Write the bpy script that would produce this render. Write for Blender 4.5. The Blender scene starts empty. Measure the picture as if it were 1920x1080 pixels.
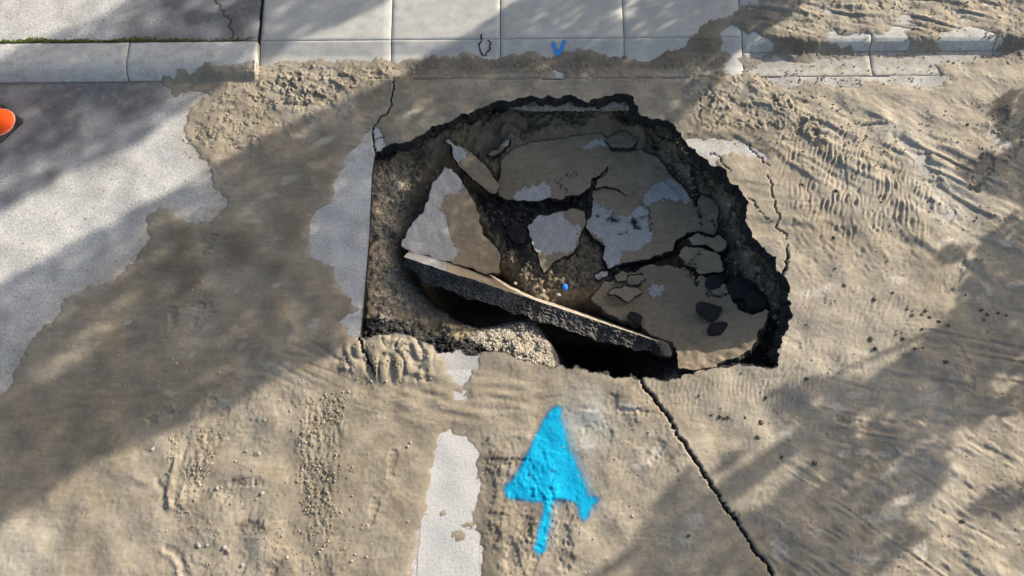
import bpy, math, random
import numpy as np
from mathutils import Vector

random.seed(7)
rng = np.random.default_rng(11)
scene = bpy.context.scene
COL = scene.collection

# ------------------------------------------------------------------ camera
PITCH = math.radians(72.0)          # degrees below the horizon
FPX, CAM_H = 1320.0, 7.2            # focal length in pixels of a 1920 wide frame, camera height
cam_data = bpy.data.cameras.new("camera")
cam = bpy.data.objects.new("camera", cam_data)
COL.objects.link(cam)
cam.location = (0, 0, CAM_H)
cam.rotation_euler = (math.pi / 2 - PITCH, 0, 0)
cam_data.sensor_width = 36.0
cam_data.lens = 36.0 * FPX / 1920.0
cam_data.clip_start, cam_data.clip_end = 0.1, 2000
scene.camera = cam

# ------------------------------------------------------------------ light
SUN_AZ, SUN_EL = math.radians(32.0), math.radians(21.5)     # azimuth from +x, towards +y
SD = Vector((math.cos(SUN_AZ) * math.cos(SUN_EL), math.sin(SUN_AZ) * math.cos(SUN_EL), math.sin(SUN_EL)))
world = bpy.data.worlds.new("World")
scene.world = world
world.use_nodes = True
wn = world.node_tree
wn.nodes.clear()
sky = wn.nodes.new("ShaderNodeTexSky")
sky.sky_type = 'NISHITA'
sky.sun_disc = False
sky.sun_elevation = SUN_EL
sky.sun_rotation = math.pi / 2 - SUN_AZ
sky.air_density, sky.dust_density, sky.ozone_density = 1.0, 3.4, 0.9
bg = wn.nodes.new("ShaderNodeBackground")
bg.inputs[1].default_value = 0.124
wo = wn.nodes.new("ShaderNodeOutputWorld")
wn.links.new(sky.outputs[0], bg.inputs[0])
wn.links.new(bg.outputs[0], wo.inputs[0])
sun_data = bpy.data.lights.new("sun", 'SUN')
sun_data.energy = 5.0
sun_data.angle = math.radians(0.5)
sun_data.color = (1.0, 0.92, 0.80)
sun = bpy.data.objects.new("sun", sun_data)
COL.objects.link(sun)
sun.rotation_euler = SD.to_track_quat('Z', 'Y').to_euler()
scene.view_settings.view_transform = 'Standard'
scene.view_settings.look = 'None'
scene.view_settings.gamma = 1.0
scene.view_settings.use_curve_mapping = False
scene.view_settings.exposure = 0.98

# ------------------------------------------------------------------ helpers: photograph pixel <-> place
def G(px, py, z=0.0):
    px = np.asarray(px, float); py = np.asarray(py, float)
    b = (540 - py) / FPX
    dy = math.cos(PITCH) + b * math.sin(PITCH)
    dz = -math.sin(PITCH) + b * math.cos(PITCH)
    t = (z - CAM_H) / dz
    return (px - 960) / FPX * t, dy * t

def P3(px, py, z):
    x, y = G(px, py, z)
    return np.array([float(x), float(y), float(z)])

def proj(x, y, z):
    zz = z - CAM_H
    f = y * math.cos(PITCH) - zz * math.sin(PITCH)
    u = y * math.sin(PITCH) + zz * math.cos(PITCH)
    return 960 + FPX * x / f, 540 - FPX * u / f

def pip(X, Y, poly):
    """point in polygon, arrays"""
    poly = np.asarray(poly, float)
    out = np.zeros(X.shape, bool)
    x0, y0 = poly.min(0); x1, y1 = poly.max(0)
    sel = (X >= x0) & (X <= x1) & (Y >= y0) & (Y <= y1)
    if not sel.any():
        return out
    xs, ys = X[sel], Y[sel]
    r = np.zeros(xs.shape, bool)
    n = len(poly)
    for i in range(n):
        ax, ay = poly[i]; bx, by = poly[(i + 1) % n]
        if ay == by:
            continue
        c = (ay > ys) != (by > ys)
        r ^= c & (xs < (bx - ax) * (ys - ay) / (by - ay) + ax)
    out[sel] = r
    return out

def seg_dist(X, Y, pts, pad=0.5):
    """distance to a polyline (inf beyond pad) and the running fraction along it"""
    D = np.full(X.shape, 9.0); T = np.zeros(X.shape)
    n = len(pts) - 1
    for i in range(n):
        a, b = np.asarray(pts[i], float), np.asarray(pts[i + 1], float)
        sel = (X > min(a[0], b[0]) - pad) & (X < max(a[0], b[0]) + pad) & (Y > min(a[1], b[1]) - pad) & (Y < max(a[1], b[1]) + pad)
        if not sel.any():
            continue
        d = b - a; L = max(d @ d, 1e-12)
        t = np.clip(((X[sel] - a[0]) * d[0] + (Y[sel] - a[1]) * d[1]) / L, 0, 1)
        dd = np.hypot(X[sel] - a[0] - t * d[0], Y[sel] - a[1] - t * d[1])
        old = D[sel]; m = dd < old
        old[m] = dd[m]; D[sel] = old
        ot = T[sel]; ot[m] = (i + t[m]) / n; T[sel] = ot
    return D, T

def fractal(poly, step, amp, seed, closed=True, rough=0.6):
    """jagged outline: midpoint displacement down to the given step"""
    r = np.random.default_rng(seed)
    pts = [np.asarray(p, float) for p in poly]
    if closed:
        pts.append(pts[0])
    out = []
    def rec(a, b, lev):
        d = b - a; L = float(np.hypot(*d))
        if L < step or lev > 9:
            out.append(a); return
        n = np.array([-d[1], d[0]]) / L
        m = a + d * (0.5 + r.uniform(-.12, .12)) + n * r.normal() * min(L * amp, amp * .35)
        rec(a, m, lev + 1); rec(m, b, lev + 1)
    for a, b in zip(pts[:-1], pts[1:]):
        rec(a, b, 0)
    if not closed:
        out.append(pts[-1])
    return np.array(out)

def to_world(poly, z=0.0):
    p = np.asarray(poly, float)
    x, y = G(p[:, 0], p[:, 1], z)
    return np.stack([x, y], 1)

def mesh_obj(name, V, Fc, mats=(), parent=None, attrs=None, smooth=True, matidx=None):
    me = bpy.data.meshes.new(name)
    V = np.ascontiguousarray(V, dtype=np.float32)
    if isinstance(Fc, np.ndarray):
        n, k = Fc.shape
        me.vertices.add(len(V)); me.vertices.foreach_set("co", V.ravel())
        me.loops.add(n * k); me.loops.foreach_set("vertex_index", Fc.astype(np.int32).ravel())
        me.polygons.add(n)
        me.polygons.foreach_set("loop_start", np.arange(n, dtype=np.int32) * k)
    else:
        me.from_pydata([tuple(map(float, v)) for v in V], [], Fc)
    for m in mats:
        me.materials.append(m)
    if matidx is not None:
        me.polygons.foreach_set("material_index", np.asarray(matidx, dtype=np.int32))
    me.polygons.foreach_set("use_smooth", np.full(len(me.polygons), smooth, dtype=bool))
    for k, v in (attrs or {}).items():
        a = me.attributes.new(k, 'FLOAT', 'POINT')
        a.data.foreach_set("value", np.ascontiguousarray(v, dtype=np.float32))
    me.update(calc_edges=True)
    me.validate()
    o = bpy.data.objects.new(name, me)
    COL.objects.link(o)
    if parent:
        o.parent = parent
    return o

def tag(o, label=None, cat=None, group=None, kind=None):
    if label: o["label"] = label
    if cat: o["category"] = cat
    if group: o["group"] = group
    if kind: o["kind"] = kind
    return o

def empty(name, loc=(0, 0, 0), rz=0.0):
    o = bpy.data.objects.new(name, None)
    COL.objects.link(o)
    o.location = loc; o.rotation_euler = (0, 0, rz)
    o.empty_display_size = 0.1
    return o

# ------------------------------------------------------------------ noise fields over the site
X0, X1, Y0, Y1, ST = -7.6, 7.6, -1.5, 7.4, 0.013
gx = np.arange(X0, X1, ST); gy = np.arange(Y0, Y1, ST)
NX, NY = len(gx), len(gy)
GX, GY = np.meshgrid(gx, gy)
KX = np.fft.rfftfreq(NX, ST)[None, :]; KY = np.fft.fftfreq(NY, ST)[:, None]
KR = np.hypot(KX, KY) + 1e-9

def fnoise(l0, l1, seed, power=0.0):
    """band-limited noise, wavelengths l0..l1 metres, unit deviation"""
    w = np.random.default_rng(seed).normal(size=(NY, NX)).astype(np.float32)
    f = np.exp(-(KR * l0 * .6) ** 4) * (1 - np.exp(-(KR * l1 * 1.1) ** 4)) * KR ** (-power)
    r = np.fft.irfft2(np.fft.rfft2(w) * f, s=(NY, NX))
    return (r / r.std()).astype(np.float32)

def ripple(lam, ang, seed, band=0.35, along=0.25):
    """ripples with crest normal at ang (degrees), wavelength lam"""
    w = np.random.default_rng(seed).normal(size=(NY, NX)).astype(np.float32)
    a = math.radians(ang)
    kn = KX * math.cos(a) + KY * math.sin(a); kt = -KX * math.sin(a) + KY * math.cos(a)
    f = np.exp(-((np.abs(kn) - 1 / lam) / (band / lam)) ** 2) * np.exp(-(kt / (along / lam)) ** 2)
    r = np.fft.irfft2(np.fft.rfft2(w) * f, s=(NY, NX))
    return (r / r.std()).astype(np.float32)

def blur(M, sig):
    f = np.exp(-2 * (math.pi * KR * sig) ** 2)
    return np.fft.irfft2(np.fft.rfft2(M.astype(np.float32)) * f, s=(NY, NX)).astype(np.float32)

def S(field, x, y):
    """bilinear sample"""
    fx = np.clip((np.asarray(x) - X0) / ST, 0, NX - 1.001); fy = np.clip((np.asarray(y) - Y0) / ST, 0, NY - 1.001)
    i = fx.astype(int); j = fy.astype(int); a = fx - i; b = fy - j
    return (field[j, i] * (1 - a) * (1 - b) + field[j, i + 1] * a * (1 - b) + field[j + 1, i] * (1 - a) * b + field[j + 1, i + 1] * a * b)

def steep(f, dx, dy):
    """push the crests of a field over to one side"""
    return S(f, GX - dx * f, GY - dy * f).astype(np.float32)

def sstep(a, b, x):
    t = np.clip((x - a) / (b - a), 0, 1)
    return t * t * (3 - 2 * t)

n_fine = fnoise(.026, .07, 1); n_small = fnoise(.06, .16, 2); n_mid = fnoise(.16, .45, 3, .5)
n_big = fnoise(.5, 1.6, 4, .5); n_huge = fnoise(1.5, 5, 5, .5)
n_edge = fnoise(.05, .5, 6, 1.0)
n_edge2 = fnoise(.05, .35, 26, 1.0)

# ------------------------------------------------------------------ base heights: road, kerbs, apron, sidewalk
TILT = 0.010
U1, U2 = -2.975, 2.76
def base_z(x, y):
    v = y - TILT * x
    u = x + TILT * y
    left = np.interp(v, [4.93, 4.97, 5.02, 5.08, 5.15, 5.22, 7.5], [0, .02, .07, .105, .125, .13, .14])
    mid = np.interp(v, [4.93, 5.10, 5.29, 5.47, 6.2, 7.5], [0, -.012, .012, .07, .12, .15])
    right = np.interp(v, [4.93, 5.08, 5.27, 5.30, 5.36, 5.40, 5.46, 7.5], [0, -.008, .006, .03, .10, .118, .125, .15])
    z = np.where(u < U1, left, mid)
    w = sstep(U2 - .05, U2 + .6, u)
    return z * (1 - w) + right * w
BZ = base_z(GX, GY).astype(np.float32)
PX, PY = proj(GX, GY, BZ)
# jagged reading coordinates so that traced outlines get natural edges
JX = PX + 4.2 * n_edge + 1.7 * n_small; JY = PY + 3.4 * n_edge2 + 1.6 * n_fine

def W(poly, sig=0.0, jag=True):
    m = pip(JX if jag else PX, JY if jag else PY, poly)
    return blur(m, sig) if sig > 0 else m.astype(np.float32)

# ------------------------------------------------------------------ rim of the hole (traced at road level)
RIM_PX = [(703, 287), (697, 330), (694, 400), (690, 470), (684, 540), (678, 600), (676, 634),
    (690, 634), (710, 629), (740, 626), (770, 630), (792, 642), (825, 664), (890, 668), (970, 675), (1020, 686),
    (1060, 693), (1110, 700), (1160, 708), (1198, 713), (1232, 714), (1265, 712), (1300, 705), (1318, 695), (1340, 691),
    (1381, 684), (1410, 687), (1456, 688), (1456, 674), (1462, 654), (1468, 631), (1478, 602), (1486, 594), (1482, 571),
    (1475, 553), (1479, 536), (1474, 524), (1465, 517), (1453, 505), (1452, 482), (1436, 473), (1422, 456), (1410, 441),
    (1404, 427), (1397, 400), (1402, 378), (1390, 360), (1384, 347), (1362, 332), (1360, 320), (1350, 312), (1332, 310),
    (1317, 295), (1305, 280), (1292, 275), (1280, 260), (1277, 250), (1260, 232), (1240, 226), (1215, 221), (1200, 217),
    (1196, 202), (1187, 190), (1184, 182), (1130, 183), (1080, 183), (1025, 180), (975, 185), (950, 191), (935, 189),
    (910, 200), (887, 210), (865, 214), (851, 225), (830, 234), (810, 237), (802, 247), (780, 257), (757, 270), (732, 270),
    (718, 277)]
rim_raw = to_world(RIM_PX)
rim_a = fractal(rim_raw[:7], .018, .006, 30, closed=False)       # clean saw-cut edge on the left
rim_b = fractal(np.vstack([rim_raw[6:], rim_raw[:1]]), .018, .11, 31, closed=False)
RIM = np.vstack([rim_a[:-1], rim_b[:-1]])

# ------------------------------------------------------------------ mud cover: where the pavement shows bare
BARE = [
    [(-700, 150), (-700, 1000), (-60, 800), (0, 745), (23, 718), (20, 700), (60, 655), (67, 627), (107, 598), (123, 560), (167, 537), (225, 522),
     (262, 473), (284, 457), (278, 427), (277, 405), (300, 391), (328, 396), (336, 414), (360, 421), (393, 413), (420, 398), (428, 374), (402, 350), (400, 333),
     (393, 310), (352, 267), (343, 240), (360, 207), (397, 177), (375, 166), (333, 177), (320, 166), (298, 153), (300, 140), (340, 133), (367, 122), (385, 117),
     (417, 127), (440, 122), (467, 113), (477, 118), (482, 60), (480, -300), (-700, -300)],
    [(480, 132), (503, 130), (506, 121), (540, 111), (600, 116), (650, 111), (700, 111), (740, 113), (790, 108), (830, 109), (870, 101), (900, 104), (940, 103), (990, 98),
     (1030, 103), (1050, 95), (1090, 95), (1130, 101), (1170, 110), (1230, 108), (1260, 98), (1288, 88), (1295, 70), (1312, 48), (1335, 36), (1360, 40),
     (1385, 15), (1420, -20), (1440, -60), (1440, -300), (470, -300), (474, 60), (470, 112)],
    [(1352, 62), (1375, 45), (1410, 62), (1452, 74), (1456, 92), (1440, 99), (1400, 104), (1362, 105), (1356, 85)],
    [(697, 235), (688, 250), (680, 265), (652, 290), (636, 320), (622, 345), (626, 365), (615, 380), (590, 395), (580, 415), (574, 450), (580, 480),
     (602, 490), (626, 515), (640, 545), (660, 570), (682, 576), (720, 560), (720, 300), (722, 283), (721, 265), (715, 246)],
    [(632, 603), (650, 590), (690, 580), (690, 645), (670, 640), (652, 628), (648, 614)],
    [(1270, 262), (1330, 260), (1380, 260), (1420, 273), (1447, 296), (1430, 302), (1390, 289), (1360, 286), (1345, 299), (1353, 318), (1320, 320)],
    [(828, 650), (892, 650), (896, 680), (882, 714), (868, 721), (845, 713), (834, 690)],
    [(843, 742), (852, 733), (875, 731), (890, 738), (892, 747), (876, 754), (855, 752)],
    [(822, 812), (835, 807), (852, 809), (876, 823), (893, 848), (884, 872), (897, 900), (893, 950), (884, 968), (890, 985), (903, 1000),
     (905, 1200), (762, 1200), (778, 1040), (790, 980), (805, 920), (816, 860)],
    [(1356, 120), (1380, 108), (1400, 128), (1440, 117), (1520, 114), (1600, 110), (1700, 104), (1750, 100), (1850, 96), (1912, 95), (1890, 105), (1800, 112), (1740, 120), (1760, 128), (1786, 150),
     (1745, 171), (1715, 158), (1680, 166), (1640, 147), (1600, 172), (1560, 160), (1510, 148), (1480, 166), (1450, 152), (1420, 138), (1380, 143), (1350, 148)],
    [(1550, 60), (1620, 58), (1702, 62), (1710, 84), (1700, 98), (1640, 100), (1590, 95), (1560, 78)],
    [(1762, 57), (1850, 56), (1896, 60), (1890, 90), (1830, 98), (1776, 97), (1752, 80)],
    [(1812, 237), (1850, 240), (1893, 268), (1886, 281), (1850, 270), (1825, 255)],
    [(1880, 20), (1930, 4), (1930, 26), (1895, 30)],
    [(1670, 250), (1690, 252), (1720, 285), (1760, 320), (1750, 330), (1715, 300)],
    [(1745, 375), (1775, 388), (1800, 412), (1795, 422), (1765, 405)],
    [(1038, 135), (1060, 134), (1058, 146), (1036, 145)], [(1090, 141), (1112, 140), (1110, 147), (1088, 147)],
]
bare = np.zeros((NY, NX), bool)
for p in BARE:
    bare |= pip(JX, JY, p)
for cx, cy, rx, ry in [(830, 962, 7, 8), (858, 1004, 15, 13), (878, 984, 10, 6), (800, 965, 3, 3)]:
    bare &= ~(((JX - cx) / rx) ** 2 + ((JY - cy) / ry) ** 2 < 1)
cover = blur(~bare, .016)
far_cover = blur(~bare, .14)
T = (cover - .5) * .014 + np.clip(far_cover - .45, 0, 1) * .018 + 0.0004 * n_small * cover      # mud thickness

# relief of the mud, region by region
def add(poly, sig, f, amp):
    global T
    T += .76 * amp * W(poly, sig, False) * f * thick
thick = np.clip(far_cover * 1.6 - .5, 0, 1)
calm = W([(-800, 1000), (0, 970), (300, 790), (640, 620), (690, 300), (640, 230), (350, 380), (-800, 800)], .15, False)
T += thick * (.0004 * n_fine + .0005 * n_small + .0009 * n_mid + .0036 * n_big) * (1 - .55 * calm)
patchy = sstep(-.9, 1.1, fnoise(.25, .9, 40))
churn = (steep(np.tanh(1.6 * fnoise(.11, .32, 41, .4)), -.016, -.010) + .40 * fnoise(.035, .1, 42)) * (.25 + .95 * patchy)
churn2 = (steep(np.tanh(1.5 * fnoise(.13, .45, 43, .5)), -.03, -.02) * .9 + .35 * np.abs(fnoise(.05, .14, 44))) * (.35 + .8 * patchy)
add([(345, 260), (400, 190), (500, 118), (740, 120), (750, 140), (620, 195), (470, 275), (350, 300)], .06, churn, .009)
add([(500, 130), (640, 120), (680, 160), (560, 205), (490, 190)], .07, churn, .010)
add([(505, 118), (745, 115), (760, 145), (500, 148)], .05, churn2, .010)
add([(1390, 30), (1440, -80), (2100, -80), (2100, 62), (1470, 62)], .08, steep(ripple(.22, 78, 45, .6, .34), -.02, -.035) * .9 + churn * .5, .0135)
add([(1280, 140), (1420, 135), (1560, 230), (1560, 290), (1440, 250), (1300, 250)], .08, churn2, .017)
diag = steep(ripple(.24, 58, 46, .5, .24), -.03, -.03) * (.4 + .7 * patchy)
add([(1350, 150), (1450, 140), (1640, 200), (1920, 330), (1920, 480), (1700, 400), (1480, 300)], .14, np.tanh(1.3 * diag), .0145)
add([(1470, 220), (1640, 250), (1760, 330), (1750, 430), (1560, 440), (1470, 380)], .12, steep(ripple(.11, -18, 47, .45, .45), -.022, .006) * (.55 + .55 * patchy), .0095)
add([(1330, 300), (1480, 330), (1560, 430), (1480, 420), (1390, 340)], .09, ripple(.11, 86, 48, .6, .3) * (.2 + .8 * patchy), .0032)
add([(1470, 400), (1700, 400), (1740, 500), (1500, 540), (1460, 480)], .12, (ripple(.085, 30, 49, .5, .6) + .7 * ripple(.09, -35, 50, .5, .6)) * (.1 + patchy), .0026)
add([(1470, 540), (1760, 500), (1700, 740), (1440, 740)], .14, ripple(.06, -30, 51, .6, .5) * (.1 + patchy), .0019)
add([(1190, 710), (1330, 695), (1560, 700), (1500, 780), (1230, 770)], .10, ripple(.045, -12, 52, .4, .5), .0022)
add([(1440, 900), (1940, 780), (1940, 1200), (1380, 1200)], .18, steep(ripple(.19, 58, 53, .6, .26), -.02, -.03) * (.05 + .9 * patchy) + .45 * churn, .0058)
add([(1550, 700), (1940, 560), (1940, 800), (1500, 880)], .18, steep(ripple(.22, 75, 54, .6, .25), -.01, -.03) * (.3 + .9 * patchy), .0055)
tread = np.tanh(1.5 * fnoise(.04, .11, 55)) * (.5 + .7 * patchy) + .35 * ripple(.08, 8, 56, .6, .45)
add([(575, 760), (640, 735), (650, 800), (630, 900), (625, 1010), (590, 1020), (560, 900), (556, 820)], .05, tread, .0085)
add([(330, 850), (385, 800), (420, 830), (380, 900), (345, 960), (330, 1000), (318, 930)], .05, tread, .008)
add([(340, 940), (420, 900), (520, 960), (640, 1000), (640, 1100), (300, 1100)], .10, churn, .0045)
add([(330, 760), (460, 730), (700, 700), (640, 760), (400, 860)], .10, churn, .004)
add([(700, 720), (820, 700), (1000, 720), (1000, 790), (720, 790)], .08, ripple(.14, 80, 57, .5, .25), .005)
add([(893, 800), (1000, 800), (1080, 930), (1090, 1060), (905, 1100)], .07, churn, .007)
add([(1090, 740), (1260, 740), (1300, 880), (1120, 900)], .10, churn, .0045)
add([(770, 108), (1360, 100), (1370, 145), (770, 148)], .04, churn2, .006)
# piled folds of mud at the near left corner of the hole
fold = steep(ripple(.26, 12, 58, .9, .75), -.02, 0)
add([(640, 655), (690, 632), (800, 630), (818, 665), (800, 712), (700, 712), (630, 690)], .05, np.abs(np.tanh(1.4 * fold)) * 1.6 + .35 * churn, .030)
add([(540, 640), (640, 640), (680, 700), (560, 720), (500, 700)], .09, np.abs(np.tanh(1.2 * ripple(.22, 70, 59, .5, .25))) * 1.2, .013)
# clods over the kerb on the right
add([(1452, 68), (1500, 60), (1540, 72), (1530, 104), (1480, 112), (1450, 100)], .03, 1.2 + .8 * churn2, .022)
add([(1395, 100), (1455, 100), (1455, 132), (1400, 132)], .03, 1.0 + 1.2 * churn, .016)
add([(1706, 66), (1762, 62), (1766, 92), (1712, 104)], .03, 1.0 + churn2, .014)
add([(1860, 60), (1930, 50), (1930, 110), (1870, 120)], .05, 1.1 + churn2, .018)

# single marks pressed in or piled up (image x, y, radii, turn in degrees, depth)
def stamp(cx, cy, rx, ry, ang, depth, rimh=.12):
    global T
    x0, y0 = G(cx, cy)
    s = 174.0
    dx, dy = GX - float(x0), GY - float(y0)
    sel = (np.abs(dx) < .6) & (np.abs(dy) < .6)
    a = math.radians(ang); c, s_ = math.cos(a), math.sin(a)
    q = np.sqrt(((dx[sel] * c + dy[sel] * s_) / (rx / s)) ** 2 + ((-dx[sel] * s_ + dy[sel] * c) / (ry / s)) ** 2) + .16 * n_small[sel] + .10 * n_mid[sel]
    f = -depth * (1 - sstep(.7, 1.0, q)) + abs(depth) * rimh * np.exp(-((q - 1.15) / .16) ** 2)
    T[sel] += (f * thick[sel]).astype(np.float32)
STAMPS = [(1050, 960, 14, 28, 35, .012), (1055, 1000, 12, 22, -10, .010), (985, 990, 13, 24, 10, .013), (960, 1040, 14, 24, -15, .012), (1060, 1050, 12, 22, 5, .01),
    (925, 1000, 12, 16, 0, .014), (930, 870, 30, 7, 0, .014), (950, 863, 40, 4, 0, .016), (925, 965, 16, 5, 0, .014), (915, 915, 14, 30, 0, .012),
    (1325, 190, 12, 22, -40, .03), (1445, 185, 14, 12, 0, .028), (1500, 235, 10, 18, -40, .026), (1350, 208, 20, 7, 0, .02), (1450, 240, 18, 10, -20, .024), (1525, 250, 9, 14, 20, .025), (1475, 265, 20, 7, -15, .02),
    (550, 142, 14, 8, 10, .03), (610, 162, 12, 7, 0, .03), (590, 184, 20, 10, -15, .032), (530, 163, 9, 7, 0, .026), (650, 148, 16, 7, 0, .024), (565, 200, 14, 7, 0, .02), (705, 140, 14, 6, 10, .02),
    (1730, 300, 9, 22, -42, .03), (1755, 345, 7, 16, -35, .02), (1780, 400, 10, 26, -40, .025), (1740, 385, 7, 16, -30, .018), (1840, 320, 16, 50, -35, .03), (1870, 230, 14, 44, -35, .03), (1905, 260, 14, 50, -30, .028),
    (390, 585, 12, 20, 15, .004), (325, 592, 8, 15, 5, .005), (390, 458, 14, 12, 0, .005), (290, 787, 10, 10, 0, .005), (325, 776, 10, 9, 0, .005), (385, 930, 12, 11, 0, .006), (487, 902, 11, 10, 0, .006),
    (425, 930, 16, 10, 0, .004), (470, 985, 30, 9, 0, .007), (1410, 520, 8, 9, 0, .01), (1180, 770, 40, 5, -6, .012),
    (1150, 755, 8, 18, 0, .008), (1640, 235, 26, 4, 5, .014), (1810, 690, 12, 40, 10, .006), (1790, 520, 10, 46, -40, .012), (1460, 205, 8, 9, 0, .02)]
for s_ in STAMPS:
    stamp(*s_)
def scuff(x, y, ln, ang, w, h, bend):
    """a short dragged flap of mud: sharp on one side, fading on the other"""
    global T
    i0, i1 = int((x - ln - X0) / ST), int((x + ln - X0) / ST); j0, j1 = int((y - ln - Y0) / ST), int((y + ln - Y0) / ST)
    i0, j0 = max(i0, 0), max(j0, 0); i1, j1 = min(i1, NX), min(j1, NY)
    if i1 - i0 < 3 or j1 - j0 < 3: return
    dx, dy = GX[j0:j1, i0:i1] - x, GY[j0:j1, i0:i1] - y
    c, s2 = math.cos(ang), math.sin(ang)
    a, b = dx * c + dy * s2, -dx * s2 + dy * c
    b = b - bend * (a / ln) ** 2 * ln + .006 * n_small[j0:j1, i0:i1]
    f = np.where(b < 0, np.exp(-(b / .007) ** 2), np.exp(-b / w)) * np.clip(1 - (a / (ln * .5)) ** 2, 0, 1)
    T[j0:j1, i0:i1] += (h * f * thick[j0:j1, i0:i1]).astype(np.float32)
def shoe(px, py, ang, depth=.007, ln=.28):
    global T
    x, y = map(float, G(px, py)); a_ = math.radians(ang); c, s2 = math.cos(a_), math.sin(a_)
    dx, dy = GX - x, GY - y
    sel = (np.abs(dx) < .3) & (np.abs(dy) < .3)
    a = (dx[sel] * c + dy[sel] * s2) / (ln / 2); b = (-dx[sel] * s2 + dy[sel] * c) / .048
    wd = np.where(a > -.15, 1.0 - .12 * (a - .4) ** 2, .78) - .30 * np.exp(-((a + .15) / .16) ** 2)
    q = np.maximum(np.abs(b) / np.maximum(wd, .1), np.abs(a) ** 1.6) + .08 * n_small[sel]
    f = -depth * (1 - sstep(.86, 1.0, q)) * (.85 + .28 * np.sin(a * 15)) + depth * .55 * np.exp(-((q - 1.12) / .10) ** 2)
    T[sel] += (f * thick[sel]).astype(np.float32)
for a_ in [(1048, 962, 60), (1062, 1004, 110), (985, 985, 80), (1003, 1050, 70), (955, 1035, 95), (930, 990, 85), (470, 988, 10), (455, 905, 5), (520, 1058, 70), (615, 1070, 100), (1115, 800, 20), (1185, 775, 5), (1230, 850, 60), (410, 760, 150), (700, 960, 80), (735, 870, 85),
           (370, 590, 70), (325, 600, 95), (300, 780, 30), (390, 460, 60), (1590, 790, 170), (1660, 860, 30), (1480, 640, 150), (1450, 250, 140), (1380, 200, 130), (560, 150, 30), (620, 200, 140)]:
    shoe(*a_)
rs = np.random.default_rng(404)
for poly, n, a0, a1, l0, l1, h in [([(1290, 140), (1920, 130), (1920, 480), (1500, 330)], 150, -60, 0, .08, .34, .010), ([(1420, -40), (1920, -40), (1920, 62), (1450, 62)], 70, -30, 8, .10, .40, .013), ([(1480, 780), (1920, 640), (1920, 1100), (1420, 1100)], 110, -45, 5, .10, .45, .008),
        ([(1420, 430), (1900, 420), (1750, 720), (1480, 720)], 50, -40, 10, .06, .22, .004), ([(260, 850), (700, 720), (780, 1090), (200, 1090)], 100, 20, 120, .06, .24, .0045), ([(640, 710), (1200, 720), (1260, 790), (660, 800)], 50, -15, 15, .08, .36, .006),
        ([(900, 790), (1300, 760), (1380, 1090), (905, 1090)], 60, -30, 30, .06, .26, .006), ([(350, 120), (740, 120), (700, 220), (400, 300)], 90, -50, 40, .06, .22, .012), ([(0, 960), (300, 420), (690, 300), (640, 640)], 60, 0, 60, .08, .4, .0025)]:
    W_ = to_world(poly); lo, hi = W_.min(0), W_.max(0); k_ = 0
    while k_ < n:
        q = rs.uniform(lo, hi)
        if not pip(q[:1], q[1:], W_)[0]: continue
        k_ += 1
        scuff(q[0], q[1], rs.uniform(l0, l1), math.radians(rs.uniform(a0, a1)) + math.pi, rs.uniform(.010, .045), h * rs.uniform(.4, 1.2), rs.uniform(-.25, .25))
# running ridges and grooves: polyline, width (px), height
def groove(pts, w, h):
    global T
    D, t = seg_dist(GX, GY, fractal(to_world(pts), .05, .12, len(pts) * 7 + int(w * 3), closed=False), .3)
    T += (h * np.exp(-(D / (w / 174)) ** 2) * (thick > .05)).astype(np.float32)
for pts, w, h in [([(330, 860), (318, 930), (322, 950)], 5, .014), ([(326, 862), (313, 935)], 4, -.012), ([(312, 1028), (330, 1040), (343, 1058), (347, 1085)], 5, -.022), ([(305, 1034), (325, 1048), (336, 1066), (338, 1085)], 5, .014),
        ([(385, 745), (378, 770), (360, 800), (345, 850)], 4, -.006), ([(545, 610), (555, 640), (640, 668)], 9, .007), ([(600, 560), (550, 600), (540, 640)], 8, .006),
        ([(440, 700), (520, 712), (610, 690)], 6, .006), ([(1400, 405), (1450, 410), (1520, 420), (1600, 425)], 7, .008), ([(1395, 414), (1450, 420), (1520, 432)], 6, -.006),
        ([(1410, 150), (1500, 230), (1640, 330), (1760, 440)], 14, .014), ([(1480, 150), (1640, 260), (1760, 360), (1860, 470)], 16, -.012), ([(1560, 180), (1720, 270), (1840, 370)], 14, .012),
        ([(1290, 250), (1380, 254), (1450, 280), (1520, 330)], 6, .010), ([(1700, 440), (1800, 470), (1860, 520), (1920, 540)], 9, .012), ([(1690, 452), (1780, 482), (1850, 535)], 7, -.010),
        ([(1570, 790), (1680, 792), (1800, 785), (1900, 778)], 4, -.010), ([(1280, 790), (1300, 805), (1340, 800)], 5, .004), ([(900, 745), (1020, 748), (1060, 745)], 4, -.006), ([(820, 750), (740, 742), (700, 726)], 5, .008),
        ([(1060, 765), (1110, 768)], 3, -.008), ([(1420, 970), (1500, 1010), (1600, 1080)], 10, .010), ([(1640, 960), (1760, 1020), (1900, 1090)], 10, .012), ([(1750, 860), (1830, 900), (1920, 930)], 8, .010),
        ([(250, 905), (290, 940), (330, 965)], 8, -.004), ([(200, 880), (280, 905), (320, 950)], 6, .004)]:
    groove(pts, w, h)

T = np.where(cover > .93, np.maximum(T, .0018 + .0006 * n_small), T)
for cx, cy, rx, ry in [(830, 962, 8, 9), (860, 1004, 17, 14), (880, 984, 14, 9), (800, 966, 4, 4), (896, 962, 14, 12)]:
    q = np.hypot((PX - cx + 2 * n_small) / rx, (PY - cy + 2 * n_fine) / ry)
    T = np.where(q < 1.3, np.maximum(T, .009 * (1.0 - q ** 2)), T)
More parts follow.
